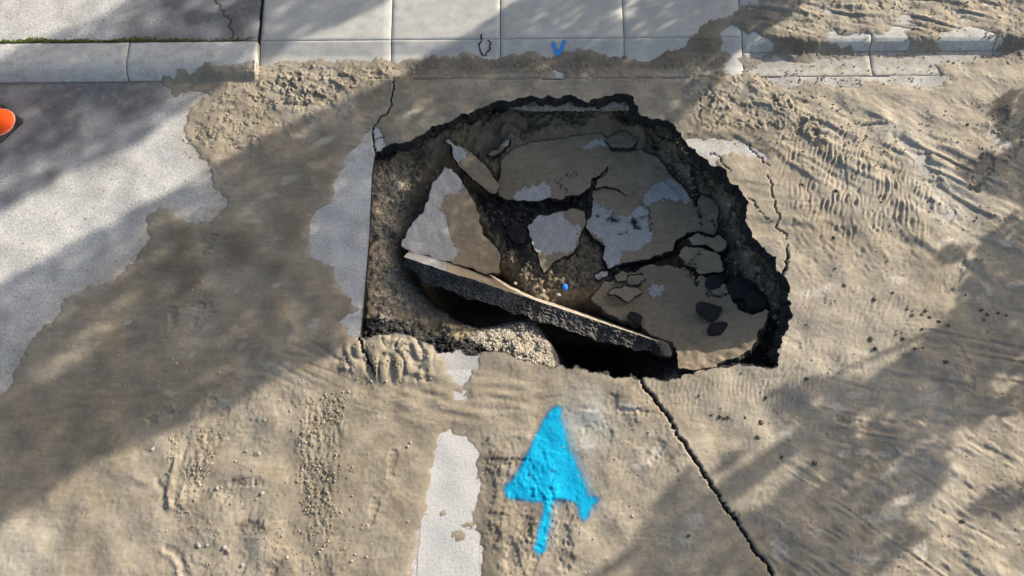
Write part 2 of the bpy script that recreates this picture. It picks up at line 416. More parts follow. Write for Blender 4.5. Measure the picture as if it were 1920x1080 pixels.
# cracks: (polyline px, width px)
CRACKS = [([(1203, 716), (1215, 735), (1232, 757), (1258, 793), (1282, 832), (1308, 872), (1335, 915), (1358, 948), (1385, 985), (1412, 1030), (1447, 1082), (1500, 1160)], 9.0),
    ([(738, 150), (733, 185), (730, 205), (712, 222), (699, 240), (699, 262), (703, 290)], 4.2), ([(676, 630), (680, 655), (690, 672), (701, 690), (704, 705)], 6.0),
    ([(1438, 330), (1445, 352), (1452, 382), (1461, 410), (1470, 438), (1478, 462)], 3.6), ([(1474, 462), (1474, 490), (1468, 508), (1464, 520)], 6.0), ([(1400, 372), (1415, 380), (1425, 400), (1440, 412)], 2.6),
    ([(1330, 288), (1352, 302), (1368, 322)], 2.4), ([(1405, 270), (1430, 295), (1442, 312)], 2.2), ([(700, 262), (720, 258)], 2.2),]
crackD = np.zeros((NY, NX), np.float32)
crack_lines = []
for i, (pts, w) in enumerate(CRACKS):
    line = fractal(to_world(pts), .03, .055 if i == 0 else .16, 70 + i, closed=False)
    crack_lines.append(line)
    D, t = seg_dist(GX, GY, line, .25)
    hw = w / 174 / 2 * (1 + .35 * n_small) * np.where(i == 0, 1.0, 1.0 - .6 * np.abs(t * 2 - 1) ** 3)
    hw = np.maximum(hw * .60, .0048)
    crackD = np.maximum(crackD, np.clip((1.15 - D / hw) * 1.8, 0, 1) * (1.0 if w > 4 else .62))
    # raised lips either side
    if w > 3: T += (.0015 * np.exp(-((D - hw * 2.2) / (.02)) ** 2) * (thick > .05)).astype(np.float32)
T = np.where(crackD > 0, T - .06 * crackD, T)
# the joint between road and gutter pan, open through the mud in places
Dj, tj = seg_dist(GX, GY, to_world([(690, 149), (900, 150), (1100, 149), (1345, 146)], 0), .2)
T -= .02 * np.clip(1.2 - Dj / .011, 0, 1) * sstep(-.5, .2, n_mid + .5)
RZ = BZ + .004 * n_big + .0007 * n_fine                                   # road surface
RZ = RZ - .09 * crackD * (GY - TILT * GX < 4.95)
MZ = BZ + .004 * n_big + T                                               # mud surface
TOP = np.maximum(RZ, MZ)

# ------------------------------------------------------------------ colour masks: surface tones, with some tree shade put into wet and dark
pale = .25 * np.clip(.5 + .5 * n_huge, 0, 1) + .07 * n_mid
SPOTS = [(497, 372, 22, 8, 25), (478, 381, 10, 6, 0), (545, 338, 22, 9, 20), (470, 455, 13, 9, 0), (520, 447, 14, 5, 10), (435, 506, 10, 6, 30), (518, 536, 12, 6, 30), (503, 686, 9, 7, 0), (535, 689, 11, 9, 0),
    (455, 650, 12, 6, 30), (592, 609, 14, 11, 0), (445, 545, 8, 5, 0), (610, 265, 22, 8, 20), (560, 256, 16, 7, 0), (586, 310, 13, 7, 20), (420, 755, 16, 8, 0), (240, 605, 8, 4, 20), (320, 738, 12, 6, 0), (360, 668, 10, 5, 40), (460, 632, 7, 5, 0), (442, 612, 6, 5, 0),
    (1888, 455, 17, 8, 0), (1855, 547, 9, 13, -20), (1770, 455, 20, 8, 15), (1800, 462, 13, 7, -20), (1680, 525, 18, 8, 0), (1520, 551, 26, 7, 0), (1550, 538, 22, 6, 30), (1300, 975, 17, 13, 0), (1285, 1007, 14, 12, 0), (1460, 1030, 18, 15, -20),
    (1620, 1048, 18, 10, 0), (1725, 1030, 16, 13, 0), (1583, 850, 12, 6, 0), (1617, 848, 16, 6, 0), (1660, 851, 14, 5, 0), (1568, 766, 20, 8, 0), (1600, 740, 14, 6, 0), (1670, 885, 34, 6, 25), (1580, 878, 14, 5, -20), (1230, 848, 13, 9, 0),
    (1180, 765, 22, 8, -10), (1110, 770, 10, 6, 0), (1098, 832, 14, 14, 30), (1205, 870, 18, 7, 20), (1660, 968, 40, 9, 8), (1690, 940, 30, 7, 20), (1475, 815, 12, 8, 0), (1445, 822, 12, 6, 0), (1530, 1000, 12, 6, 0), (1740, 745, 20, 5, 15),
    (870, 250, 26, 6, 25), (775, 212, 16, 6, 20), (1160, 330, 8, 6, 0), (1890, 240, 18, 10, 0), (1900, 535, 24, 6, 10)]
sp = np.zeros((NY, NX), np.float32)
for cx, cy, rx, ry, an in SPOTS:
    x0, y0 = map(float, G(cx, cy)); a = math.radians(an)
    dx, dy = GX - x0, GY - y0
    sel = (np.abs(dx) < .5) & (np.abs(dy) < .5)
    c, s2 = math.cos(a), math.sin(a)
    q = np.sqrt(((dx[sel] * c + dy[sel] * s2) / (rx / 174)) ** 2 + ((-dx[sel] * s2 + dy[sel] * c) / (ry / 174)) ** 2) + .18 * n_small[sel] + .12 * n_mid[sel]
    sp[sel] = np.maximum(sp[sel], 1 - sstep(.55, 1.15, q))
pale = np.clip(pale + 1.0 * sp + .25 * W([(1480, 500), (1940, 700), (1940, 1200), (1600, 1200), (1400, 800)], .5, False) + .22 * W([(1400, -60), (1940, -60), (1940, 500), (1560, 420), (1380, 160)], .3, False)
    + .6 * W([(1640, 230), (1700, 230), (1830, 370), (1800, 430), (1740, 400), (1700, 320)], .08) + .6 * W([(-50, 985), (40, 960), (110, 990), (100, 1100), (-50, 1100)], .12), 0, 1)
wet = np.clip(.85 * W([(903, 850), (936, 848), (934, 1000), (938, 1200), (906, 1200), (900, 960)], .025) + .7 * W([(893, 852), (1000, 856), (1000, 868), (893, 872)], .015)
    + .75 * W([(1290, 90), (1296, 68), (1315, 46), (1345, 38), (1352, 70), (1360, 130), (1240, 132), (770, 146), (770, 112), (1000, 104)], .03) + .35 * W([(280, 410), (300, 390), (340, 415), (420, 420), (620, 380), (600, 480), (300, 560), (240, 520)], .15)  # first mask: wet mud below the apron, with the shade tone there painted in
    + .5 * W([(1370, 20), (1420, 10), (1460, 30), (1450, 66), (1380, 60)], .05) + .7 * W([(1455, 66), (1535, 70), (1530, 106), (1450, 104)], .03) + .6 * W([(1870, 60), (1930, 60), (1930, 110), (1880, 112)], .05)
    + .35 * W([(645, 700), (580, 840), (550, 1000), (640, 1010), (660, 760)], .12), 0, 1)
wet = np.clip(wet + .38 * calm * thick * np.clip(.8 + .35 * n_big, 0, 1.4) + .12 * n_big * (wet > .1), 0, 1)  # smooth damp mud on the left; also deepens the tree-shade band in its colour
for cx, cy, rx, ry in [(385, 930, 13, 12), (487, 902, 13, 12), (455, 900, 18, 10), (290, 787, 12, 12), (325, 776, 12, 10), (475, 990, 26, 11), (520, 1062, 20, 16), (615, 1072, 18, 13), (460, 985, 14, 10), (390, 458, 15, 12), (330, 595, 9, 16), (655, 915, 14, 16), (400, 848, 12, 10), (740, 965, 22, 40), (755, 870, 18, 26), (985, 1000, 14, 30),
        (925, 870, 34, 9), (1290, 230, 60, 8), (1450, 190, 16, 14), (1520, 240, 26, 12), (1330, 190, 14, 20), (560, 155, 30, 10), (600, 185, 30, 14), (1850, 300, 40, 34), (1880, 220, 24, 50), (1780, 395, 12, 26), (1730, 300, 12, 24), (1365, 130, 30, 10), (200, 840, 60, 20), (130, 800, 60, 24), (60, 850, 40, 20), (360, 560, 50, 18), (640, 690, 20, 18), (1430, 250, 60, 9)]:
    dx, dy = (PX - cx) / rx, (PY - cy) / ry
    sel = (np.abs(dx) < 2) & (np.abs(dy) < 2)
    q = np.hypot(dx[sel], dy[sel]) + .22 * n_small[sel] + .18 * n_mid[sel]
    wet[sel] = np.maximum(wet[sel], .55 * (1 - sstep(.55, 1.3, q)))
spray = .45 * W([(1062, 735), (1130, 735), (1135, 800), (1110, 870), (1080, 850), (1060, 790)], .14)
fresh = np.clip(crackD * 1.5 - .35, 0, 1)
VV_ = GY - TILT * GX
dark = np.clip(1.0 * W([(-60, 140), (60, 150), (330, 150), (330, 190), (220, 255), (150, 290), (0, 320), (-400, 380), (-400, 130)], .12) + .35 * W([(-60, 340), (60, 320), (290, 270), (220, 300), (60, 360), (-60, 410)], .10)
    + .95 * W([(300, -20), (520, -20), (500, 92), (180, 92), (220, 50)], .10) + .20 * n_big, 0, 1)  # dark asphalt by the cone and driveway, with tree shade put into the colour
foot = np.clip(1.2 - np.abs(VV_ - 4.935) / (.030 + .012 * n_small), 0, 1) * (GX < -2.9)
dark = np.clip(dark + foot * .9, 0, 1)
dust = np.clip(.8 * foot + np.where(PX < 520, 2.1, .8) * (blur(~bare, .16) - .05) + .25 * n_mid * blur(~bare, .25), 0, 1)

# ------------------------------------------------------------------ materials
def new_mat(name):
    m = bpy.data.materials.new(name); m.use_nodes = True
    nt = m.node_tree; nt.nodes.clear()
    out = nt.nodes.new("ShaderNodeOutputMaterial"); b = nt.nodes.new("ShaderNodeBsdfPrincipled")
    nt.links.new(b.outputs[0], out.inputs[0])
    b.inputs["Specular IOR Level"].default_value = .25
    return m, nt, b, out
class NB:
    def __init__(s, nt):
        s.nt = nt; s.co = nt.nodes.new("ShaderNodeTexCoord").outputs["Object"]
    def link(s, a, b): s.nt.links.new(a, b)
    def val(s, inp, v):
        if hasattr(v, "is_output"): s.link(v, inp)
        elif isinstance(v, (tuple, list)) and len(v) == 3 and inp.type == 'RGBA': inp.default_value = (*v, 1)
        else: inp.default_value = v
    def noise(s, scale, detail=4, rough=.6, dist=0.0, vec=None):
        n = s.nt.nodes.new("ShaderNodeTexNoise"); n.inputs["Scale"].default_value = scale; n.inputs["Detail"].default_value = detail
        n.inputs["Roughness"].default_value = rough; n.inputs["Distortion"].default_value = dist
        s.link(vec or s.co, n.inputs["Vector"]); return n.outputs["Fac"]
    def voro(s, scale, out="Distance", feature='F1', vec=None):
        n = s.nt.nodes.new("ShaderNodeTexVoronoi"); n.feature = feature; n.inputs["Scale"].default_value = scale
        s.link(vec or s.co, n.inputs["Vector"]); return n.outputs[out]
    def attr(s, name):
        n = s.nt.nodes.new("ShaderNodeAttribute"); n.attribute_name = name; return n.outputs["Fac"]
    def math(s, op, a, b=0.0, c=0.0, clamp=False):
        n = s.nt.nodes.new("ShaderNodeMath"); n.operation = op; n.use_clamp = clamp
        s.val(n.inputs[0], a); s.val(n.inputs[1], b); s.val(n.inputs[2], c); return n.outputs[0]
    def ramp(s, f, a, b, lo=0.0, hi=1.0):
        n = s.nt.nodes.new("ShaderNodeMapRange"); n.inputs[1].default_value = a; n.inputs[2].default_value = b
        n.inputs[3].default_value = lo; n.inputs[4].default_value = hi; s.val(n.inputs[0], f); return n.outputs[0]
    def mix(s, f, a, b, mode='MIX'):
        n = s.nt.nodes.new("ShaderNodeMix"); n.data_type = 'RGBA'; n.blend_type = mode
        s.val(n.inputs[0], f); s.val(n.inputs[6], a); s.val(n.inputs[7], b); return n.outputs[2]
    def bump(s, h, strength, dist, normal=None):
        n = s.nt.nodes.new("ShaderNodeBump"); n.inputs["Strength"].default_value = strength; n.inputs["Distance"].default_value = dist
        s.val(n.inputs["Height"], h)
        if normal is not None: s.link(normal, n.inputs["Normal"])
        return n.outputs[0]

MUD_A, MUD_B, MUD_PALE, MUD_WET_SHADE = (.250, .211, .154), (.182, .152, .109), (.360, .328, .272), (.122, .102, .074)
def mud_colour(k):
    c = k.mix(k.ramp(k.noise(1.9, 6, .66, .9), .36, .62), MUD_B, MUD_A)
    c = k.mix(k.math('MULTIPLY', k.attr("pale"), .85), c, MUD_PALE)
    c = k.mix(k.attr("wet"), c, MUD_WET_SHADE)
    g = k.ramp(k.noise(26, 6, .7), .3, .7, .90, 1.09)
    c = k.mix(1.0, c, k.mix(1.0, (1, 1, 1), g, 'MULTIPLY'), 'MULTIPLY')
    g2 = k.ramp(k.noise(80, 5, .75), .3, .7, .88, 1.11)
    st = k.nt.nodes.new("ShaderNodeMapping"); st.inputs["Rotation"].default_value = (0, 0, .55); st.inputs["Scale"].default_value = (2.0, 11.0, 4.0); k.link(k.co, st.inputs["Vector"])
    c = k.mix(1.0, c, k.mix(1.0, (1, 1, 1), k.ramp(k.noise(1.5, 6, .65, .8, st.outputs[0]), .35, .65, .88, 1.10), 'MULTIPLY'), 'MULTIPLY')
    vd = k.nt.nodes.new("ShaderNodeTexVoronoi"); vd.inputs["Scale"].default_value = 34; k.link(k.co, vd.inputs["Vector"])
    sc_ = k.nt.nodes.new("ShaderNodeSeparateColor"); k.link(vd.outputs["Color"], sc_.inputs[0])
    dot = k.math('MULTIPLY', k.ramp(vd.outputs["Distance"], .14, .26, 1, 0), k.ramp(sc_.outputs[0], .80, .86))
    c = k.mix(k.math('MULTIPLY', dot, .6), c, k.mix(k.ramp(sc_.outputs[1], .45, .55), (.075, .062, .045), (.42, .385, .33)))
    c = k.mix(1.0, c, k.mix(1.0, (1, 1, 1), g2, 'MULTIPLY'), 'MULTIPLY')
    return c
def mud_bump(k):
    h = k.math('ADD', k.math('MULTIPLY', k.noise(44, 7, .72, .3), 1.0), k.math('MULTIPLY', k.noise(160, 3, .7), .6))
    return k.bump(h, .34, .006)
def asphalt_colour(k):
    v = k.voro(75, "Color"); sep = k.nt.nodes.new("ShaderNodeSeparateColor"); k.link(v, sep.inputs[0])
    c = k.mix(k.ramp(sep.outputs[0], .05, .95), (.360, .348, .325), (.500, .482, .445))
    spk = k.ramp(k.noise(58, 3, .6), .56, .68)
    c = k.mix(k.math('MULTIPLY', spk, .50), c, (.11, .107, .102))
    c = k.mix(k.math('MULTIPLY', k.ramp(k.noise(2.0, 7, .72, .8), .42, .70), .55), c, (.21, .205, .195))
    c = k.mix(k.math('MULTIPLY', k.ramp(k.noise(120, 2, .5), .6, .7), .5), c, (.55, .54, .52))
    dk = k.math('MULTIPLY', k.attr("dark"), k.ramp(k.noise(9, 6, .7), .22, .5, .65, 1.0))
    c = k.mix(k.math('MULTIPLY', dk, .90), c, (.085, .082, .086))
    return c

def surf_mat(name, mode):
    m, nt, b, out = new_mat(name); k = NB(nt)
    if mode == 'mud':
        c = mud_colour(k); c = k.mix(k.math('MULTIPLY', k.attr("spray"), k.ramp(k.noise(6, 4), .3, .7, .3, 1)), c, (.13, .24, .31))
        nrm = mud_bump(k)
    elif mode == 'asphalt':
        c = asphalt_colour(k)
        du = k.math('MULTIPLY', k.attr("dust"), k.ramp(k.noise(14, 6, .7), .35, .65))
        c = k.mix(du, c, (.26, .21, .145)); nrm = k.bump(k.noise(70, 4, .6), .6, .008)
    else:   # broken slabs: asphalt with mud on it
        f = k.math('ADD', k.attr("mud"), k.math('MULTIPLY', k.math('SUBTRACT', k.noise(16, 6, .65), .5), .5))
        f = k.ramp(f, .42, .58)
        c = k.mix(f, asphalt_colour(k), k.mix(1.0, mud_colour(k), (1.10, 1.03, .93), 'MULTIPLY'))
        nrm = k.bump(k.math('ADD', k.noise(70, 4, .6), k.math('MULTIPLY', f, .6)), .6, .008)
    fr = k.attr("fresh")
    c = k.mix(fr, c, (.022, .021, .022))
    if mode == 'mud':
        fm = k.math('ADD', k.attr("film"), k.math('MULTIPLY', k.math('SUBTRACT', k.noise(60, 6, .75), .5), 5.0))
        fm = k.math('MAXIMUM', k.ramp(fm, -.9, 1.6), fr)
        tr = nt.nodes.new("ShaderNodeBsdfTransparent"); mx = nt.nodes.new("ShaderNodeMixShader")
        k.link(fm, mx.inputs[0]); k.link(tr.outputs[0], mx.inputs[1]); k.link(b.outputs[0], mx.inputs[2]); k.link(mx.outputs[0], out.inputs[0])
    k.link(c, b.inputs["Base Color"]); k.link(nrm, b.inputs["Normal"])
    k.link(k.ramp(k.attr("wet"), 0, 1, .92, .62), b.inputs["Roughness"])
    return m
M_MUD, M_ASPHALT, M_SLAB = surf_mat("mud", 'mud'), surf_mat("asphalt", 'asphalt'), surf_mat("muddy_asphalt", 'slab')

def simple(name, fn, rough=.9, bump=None):
    m, nt, b, out = new_mat(name); k = NB(nt)
    c = fn(k)
    if hasattr(c, "is_output"): k.link(c, b.inputs["Base Color"])
    else: b.inputs["Base Color"].default_value = (*c, 1)
    b.inputs["Roughness"].default_value = rough
    if bump:
        sc, st, di = bump
        k.link(k.bump(k.math('ADD', k.noise(sc, 6, .65), k.math('MULTIPLY', k.voro(sc * 1.7), .5)), st, di), b.inputs["Normal"])
    return m
M_BROKEN = simple("broken_asphalt", lambda k: k.mix(k.ramp(k.noise(70, 5, .7), .55, .75), k.mix(k.ramp(k.noise(5, 4), .35, .65), (.016, .016, .018), (.034, .032, .032)), (.13, .12, .11)), .85, (45, 1.0, .03))
M_EDGE = simple("dusty_broken_edge", lambda k: k.mix(k.ramp(k.math('ADD', k.noise(48, 7, .8), k.math('MULTIPLY', k.math('SUBTRACT', k.noise(4, 4), .5), .5)), .42, .70), (.034, .033, .033), k.mix(k.noise(7, 3), (.13, .12, .105), (.27, .25, .215))), .9, (40, 1.0, .03))
def soil_fn(k):
    c = k.mix(k.ramp(k.noise(6, 6, .7, .4), .3, .7), (.130, .104, .068), (.235, .190, .125))
    g = k.voro(60, "Color"); sep = k.nt.nodes.new("ShaderNodeSeparateColor"); k.link(g, sep.inputs[0])
    peb = k.mix(k.ramp(sep.outputs[1], 0, 1), (.11, .095, .075), (.46, .42, .35))
    c = k.mix(k.math('MULTIPLY', k.attr("gravel"), k.ramp(sep.outputs[0], .25, .75)), c, peb)
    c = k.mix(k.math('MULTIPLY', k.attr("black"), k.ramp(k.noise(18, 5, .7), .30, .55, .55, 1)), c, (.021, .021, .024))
    return c
M_SOIL = simple("soil", soil_fn, .95, (34, .8, .022))
M_CONC = simple("concrete", lambda k: k.mix(k.math('MULTIPLY', k.ramp(k.noise(60, 3, .6), .62, .72), .5), k.mix(k.math('MULTIPLY', k.ramp(k.noise(6, 7, .8, .3), .46, .75), .62), k.mix(k.ramp(k.noise(2.2, 6, .65, .4), .3, .7), (.345, .332, .30), (.435, .418, .378)), (.25, .232, .198)), (.16, .155, .15)), .88, (90, .35, .006))
M_CONC_DIRTY = simple("stained_concrete", lambda k: k.mix(k.math('MULTIPLY', k.ramp(k.noise(55, 3, .6), .58, .68), .55), k.mix(k.math('MULTIPLY', k.ramp(k.noise(9, 7, .8), .44, .72), .75), k.mix(k.ramp(k.noise(3, 6, .65), .3, .7), (.40, .388, .355), (.49, .475, .435)), (.23, .205, .165)), (.20, .19, .17)), .9, (80, .45, .008))
M_GUTTER = simple("gutter_concrete", lambda k: k.mix(k.ramp(k.noise(8, 7, .8), .40, .62), k.mix(k.noise(3, 5), (.36, .345, .315), (.43, .415, .385)), (.265, .230, .175)), .9, (80, .4, .008))
M_STRIP = simple("buried_concrete", lambda k: k.mix(k.ramp(k.noise(10, 6, .75), .45, .66), k.mix(k.noise(4, 4), (.24, .225, .205), (.33, .31, .285)), (.13, .11, .085)), .95, (50, .7, .012))
M_ROCK = simple("pale_stone", lambda k: k.mix(k.noise(30, 4), (.20, .178, .145), (.36, .335, .285)), .9, (60, .4, .006))
M_CLOD = simple("dark_clod", lambda k: k.mix(k.noise(30, 4), (.060, .050, .038), (.130, .107, .078)), .95, (60, .6, .008))
def gravel_fn(k):
    a = k.attr("tone")
    return k.mix(k.noise(50, 3), k.mix(a, (.12, .10, .076), (.42, .385, .32)), k.mix(a, (.17, .145, .112), (.54, .50, .43)))
M_GRAVEL = simple("gravel", gravel_fn, .9)

# ------------------------------------------------------------------ sheets cut from the site grid
inrim_c = pip(GX[:-1, :-1] + ST / 2, GY[:-1, :-1] + ST / 2, RIM)
def nearest(P, Q):
    """snap points P to the polyline vertices/edges Q (closed)"""
    A = Q; B = np.roll(Q, -1, 0); d = B - A; L = (d ** 2).sum(1) + 1e-12
    out = np.empty_like(P)
    for s0 in range(0, len(P), 400):
        p = P[s0:s0 + 400, None, :]
        t = np.clip(((p - A) * d).sum(2) / L, 0, 1)
        c = A + t[..., None] * d
        j = ((c - p) ** 2).sum(2).argmin(1)
        out[s0:s0 + 400] = c[np.arange(len(j)), j]
    return out

def sheet(name, Z, keep, mat, attrs, rim=None):
    idx = np.arange(NY * NX).reshape(NY, NX)
    q = np.stack([idx[:-1, :-1][keep], idx[:-1, 1:][keep], idx[1:, 1:][keep], idx[1:, :-1][keep]], 1)
    used = np.unique(q)
    remap = np.full(NY * NX, -1, np.int64); remap[used] = np.arange(len(used))
    vx, vy, vz = GX.ravel()[used].copy(), GY.ravel()[used].copy(), Z.ravel()[used].copy()
    if rim is not None:
        touch = np.zeros((NY, NX), bool)
        for a, b in ((0, 0), (0, 1), (1, 0), (1, 1)):
            touch[a:NY - 1 + a, b:NX - 1 + b] |= inrim_c
        tv = touch.ravel()[used]
        pts = nearest(np.stack([vx[tv], vy[tv]], 1), rim)
        vx[tv], vy[tv] = pts[:, 0], pts[:, 1]
    V = np.stack([vx, vy, vz], 1)
    return mesh_obj(name, V, remap[q], [mat], None, {k: a.ravel()[used] for k, a in attrs.items()})
def cell_max(A): return np.maximum(np.maximum(A[:-1, :-1], A[1:, :-1]), np.maximum(A[:-1, 1:], A[1:, 1:]))
def cell_min(A): return np.minimum(np.minimum(A[:-1, :-1], A[1:, :-1]), np.minimum(A[:-1, 1:], A[1:, 1:]))
VV = GY - TILT * GX; UU = GX + TILT * GY
road_zone = cell_max(VV) < 4.955
road_keep = road_zone & ~inrim_c & (cell_min(blur(T > .004, .03)) < .995)
mud_keep = (cell_max(T) > -.0035) & ~inrim_c
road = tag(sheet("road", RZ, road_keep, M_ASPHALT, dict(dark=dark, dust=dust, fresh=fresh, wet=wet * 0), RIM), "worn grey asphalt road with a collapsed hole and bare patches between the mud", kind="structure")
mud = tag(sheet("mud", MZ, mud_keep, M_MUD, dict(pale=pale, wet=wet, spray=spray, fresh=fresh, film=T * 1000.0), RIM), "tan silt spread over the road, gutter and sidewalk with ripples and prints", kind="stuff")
drive_keep = (cell_min(VV) > 5.425) & (cell_max(UU) < U1 - .005)
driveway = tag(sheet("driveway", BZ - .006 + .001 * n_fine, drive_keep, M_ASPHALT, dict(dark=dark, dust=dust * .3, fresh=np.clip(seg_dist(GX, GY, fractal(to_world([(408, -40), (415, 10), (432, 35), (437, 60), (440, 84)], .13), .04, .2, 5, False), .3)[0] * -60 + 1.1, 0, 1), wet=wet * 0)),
    "speckled grey asphalt driveway behind the left kerb", kind="structure")
# ground that goes on beyond the modelled site
gm = simple("far_ground", lambda k: k.mix(k.ramp(k.noise(.6, 6, .7), .35, .65), (.21, .165, .11), (.29, .27, .24)), .95, (8, .6, .03))
R = 400.0; zg = -.07
ix0, ix1, iy0, iy1 = X0 + .3, X1 - .3, Y0 + .3, 5.0
V = [(-R, -R, zg), (R, -R, zg), (R, R, zg), (-R, R, zg), (ix0, iy0, zg), (ix1, iy0, zg), (ix1, iy1, zg), (ix0, iy1, zg)]
tag(mesh_obj("ground", V, [(0, 1, 5, 4), (1, 2, 6, 5), (2, 3, 7, 6), (3, 0, 4, 7)], [gm], smooth=False), "dull earth ground stretching beyond the road", kind="structure")

# ------------------------------------------------------------------ concrete pieces: kerbs, gutter, apron, sidewalk
def piece(name, u0, u1, v0, v1, parent, mat, du=.07, dv=.02, gap=.0035, corner=0.0):
    us = np.concatenate([[u0 + gap, u0 + gap + .012], np.arange(u0 + .06, u1 - .05, du), [u1 - gap - .012, u1 - gap]])
    vs = np.concatenate([[v0 + gap * .6, v0 + gap * .6 + .010], np.arange(v0 + .04, v1 - .03, dv), [v1 - gap * .6 - .010, v1 - gap * .6]])
    Ug, Vg = np.meshgrid(us, vs)
    x = Ug - TILT * Vg; y = Vg + TILT * x
    e = np.zeros(Ug.shape); e[0, :] = e[-1, :] = 1; e[:, 0] = e[:, -1] = 1
    uu = np.clip(Ug, u0 + .001, u1 - .001)
    z = base_z(np.where(Ug > (u0 + u1) / 2, x - .012, x + .012), y) - .007 * e + .0015 * S(n_mid, x, y)
    n, m = Ug.shape
    top = np.stack([x, y, z], 2).reshape(-1, 3)
    idx = np.arange(n * m).reshape(n, m)
    F_ = np.stack([idx[:-1, :-1], idx[:-1, 1:], idx[1:, 1:], idx[1:, :-1]], 2).reshape(-1, 4)
    ring = np.concatenate([idx[0, :], idx[1:, -1], idx[-1, -2::-1], idx[-2:0:-1, 0]])
    low = top[ring].copy(); low[:, 2] = -.16
    b = len(top); k = np.arange(len(ring)); kn = (k + 1) % len(ring)
    side = np.stack([ring[kn], ring[k], b + k, b + kn], 1)
    V = np.vstack([top, low]); c = V.mean(0); c[2] = 0
    o = mesh_obj(name, V - c, np.vstack([F_, side]), [mat], parent)
    o.location = c
    o.data.materials[0] = mat
    return o
UX = lambda px, py: float(G(px, py)[0]) + TILT * float(G(px, py)[1])
kl = tag(empty("kerb"), "rounded pale concrete kerb in front of the asphalt driveway", kind="structure")
ul = [-7.6, -6.06 - 1.5, -6.06, -4.50, U1]
for a, b in zip(ul[1:-1], ul[2:]):
    piece("kerb_stone", a, b, 4.955, 5.425, kl, M_CONC_DIRTY, gap=.008)
piece("kerb_stone", -8.9, ul[1], 4.955, 5.425, kl, M_CONC_DIRTY)
ap = tag(empty("apron"), "smooth pale concrete driveway apron sloping to the muddy gutter", kind="structure")
uj = [U1, UX(736, 60), UX(938, 60), UX(1167, 60), UX(1386, 60)]
for a, b in zip(uj[:-1], uj[1:]):
    piece("paving_slab", a, b, 5.470, 6.32, ap, M_CONC)
    piece("paving_slab", a, b, 6.32, 7.4, ap, M_CONC)
    piece("gutter_slab", a, b, 4.955, 5.470, ap, M_CONC)
sw = tag(empty("sidewalk"), "concrete sidewalk with kerb half buried under mud on the right", kind="structure")
ur = [uj[-1], UX(1625, 80), UX(1853, 70), UX(2075, 70), 7.9]
for a, b in zip(ur[:-1], ur[1:]):
    piece("kerb_stone", a, b, 5.285, 5.56, sw, M_CONC_DIRTY, dv=.012, gap=.007)
    piece("gutter_slab", a, b, 4.955, 5.285, sw, M_GUTTER)
    piece("paving_slab", a, b, 5.56, 7.4, sw, M_CONC)

# ------------------------------------------------------------------ the broken rim
# broken face of the asphalt all round the hole
def rim_band():
    P = RIM; n = len(P)
    d = np.roll(P, -1, 0) - np.roll(P, 1, 0)
    L = np.hypot(d[:, 0], d[:, 1]) + 1e-9
    nrm = np.stack([-d[:, 1], d[:, 0]], 1) / L[:, None]
    c = P.mean(0)
    if ((c - P) * nrm).sum() < 0: nrm = -nrm
    for _ in range(3): nrm = (nrm + np.roll(nrm, 1, 0) + np.roll(nrm, -1, 0)); nrm /= np.hypot(nrm[:, 0], nrm[:, 1])[:, None]
    ztop = S(TOP, P[:, 0], P[:, 1]) + .001
    r = np.random.default_rng(5)
    px, py = proj(P[:, 0], P[:, 1], 0)
    clean = (px < 712) & (py > 285)
    right = sstep(1230, 1400, px) * (py < 700)
    top = (py < 300) & (px > 710)
    rows = []
    def smn(k):
        a = r.normal(size=n)
        for _ in range(k): a = (a + np.roll(a, 1) + np.roll(a, -1)) / 3
        return a / a.std()
    colj = .9 * smn(30) + .7 * smn(6) + .5 * smn(1)
    deps = [0, .010, .025, .045, .068, .092, .116, .14]
    for k_, dep in enumerate(deps):
        sc_ = np.where(clean, .55, 1.0)
        nz = .75 * colj * min(1.6, dep / .07) + .55 * r.normal(size=n)
        out = (0.0 if k_ == 0 else .004) + nz * np.where(clean, .002, .013) * (k_ > 0) + right * dep * .30 + top * dep * .18
        if k_ == len(deps) - 1: out = out - .05
        rows.append(np.stack([P[:, 0] + nrm[:, 0] * out, P[:, 1] + nrm[:, 1] * out, ztop - dep * sc_ + (r.normal(size=n) * .004 if k_ else 0)], 1))
    V = np.vstack(rows); i = np.arange(n); j = (i + 1) % n
    F_ = np.vstack([np.stack([k * n + i, k * n + j, (k + 1) * n + j, (k + 1) * n + i], 1) for k in range(len(rows) - 1)])
    return mesh_obj("broken_edge", V, F_, [M_BROKEN], road, smooth=True)
tag(rim_band(), "black jagged broken asphalt edge round the hole")

# ------------------------------------------------------------------ slabs that fell in
def ring_order(edges):
    nxt = {}
    for a, b in edges: nxt.setdefault(a, []).append(b)
    loops = []
    while nxt:
        a = next(iter(nxt)); lp = [a]
        while True:
            if lp[-1] not in nxt: break
            b = nxt[lp[-1]].pop()
            if not nxt[lp[-1]]: del nxt[lp[-1]]
            if b == lp[0]: break
            lp.append(b)
        if len(lp) > 2: loops.append(lp)
    return loops

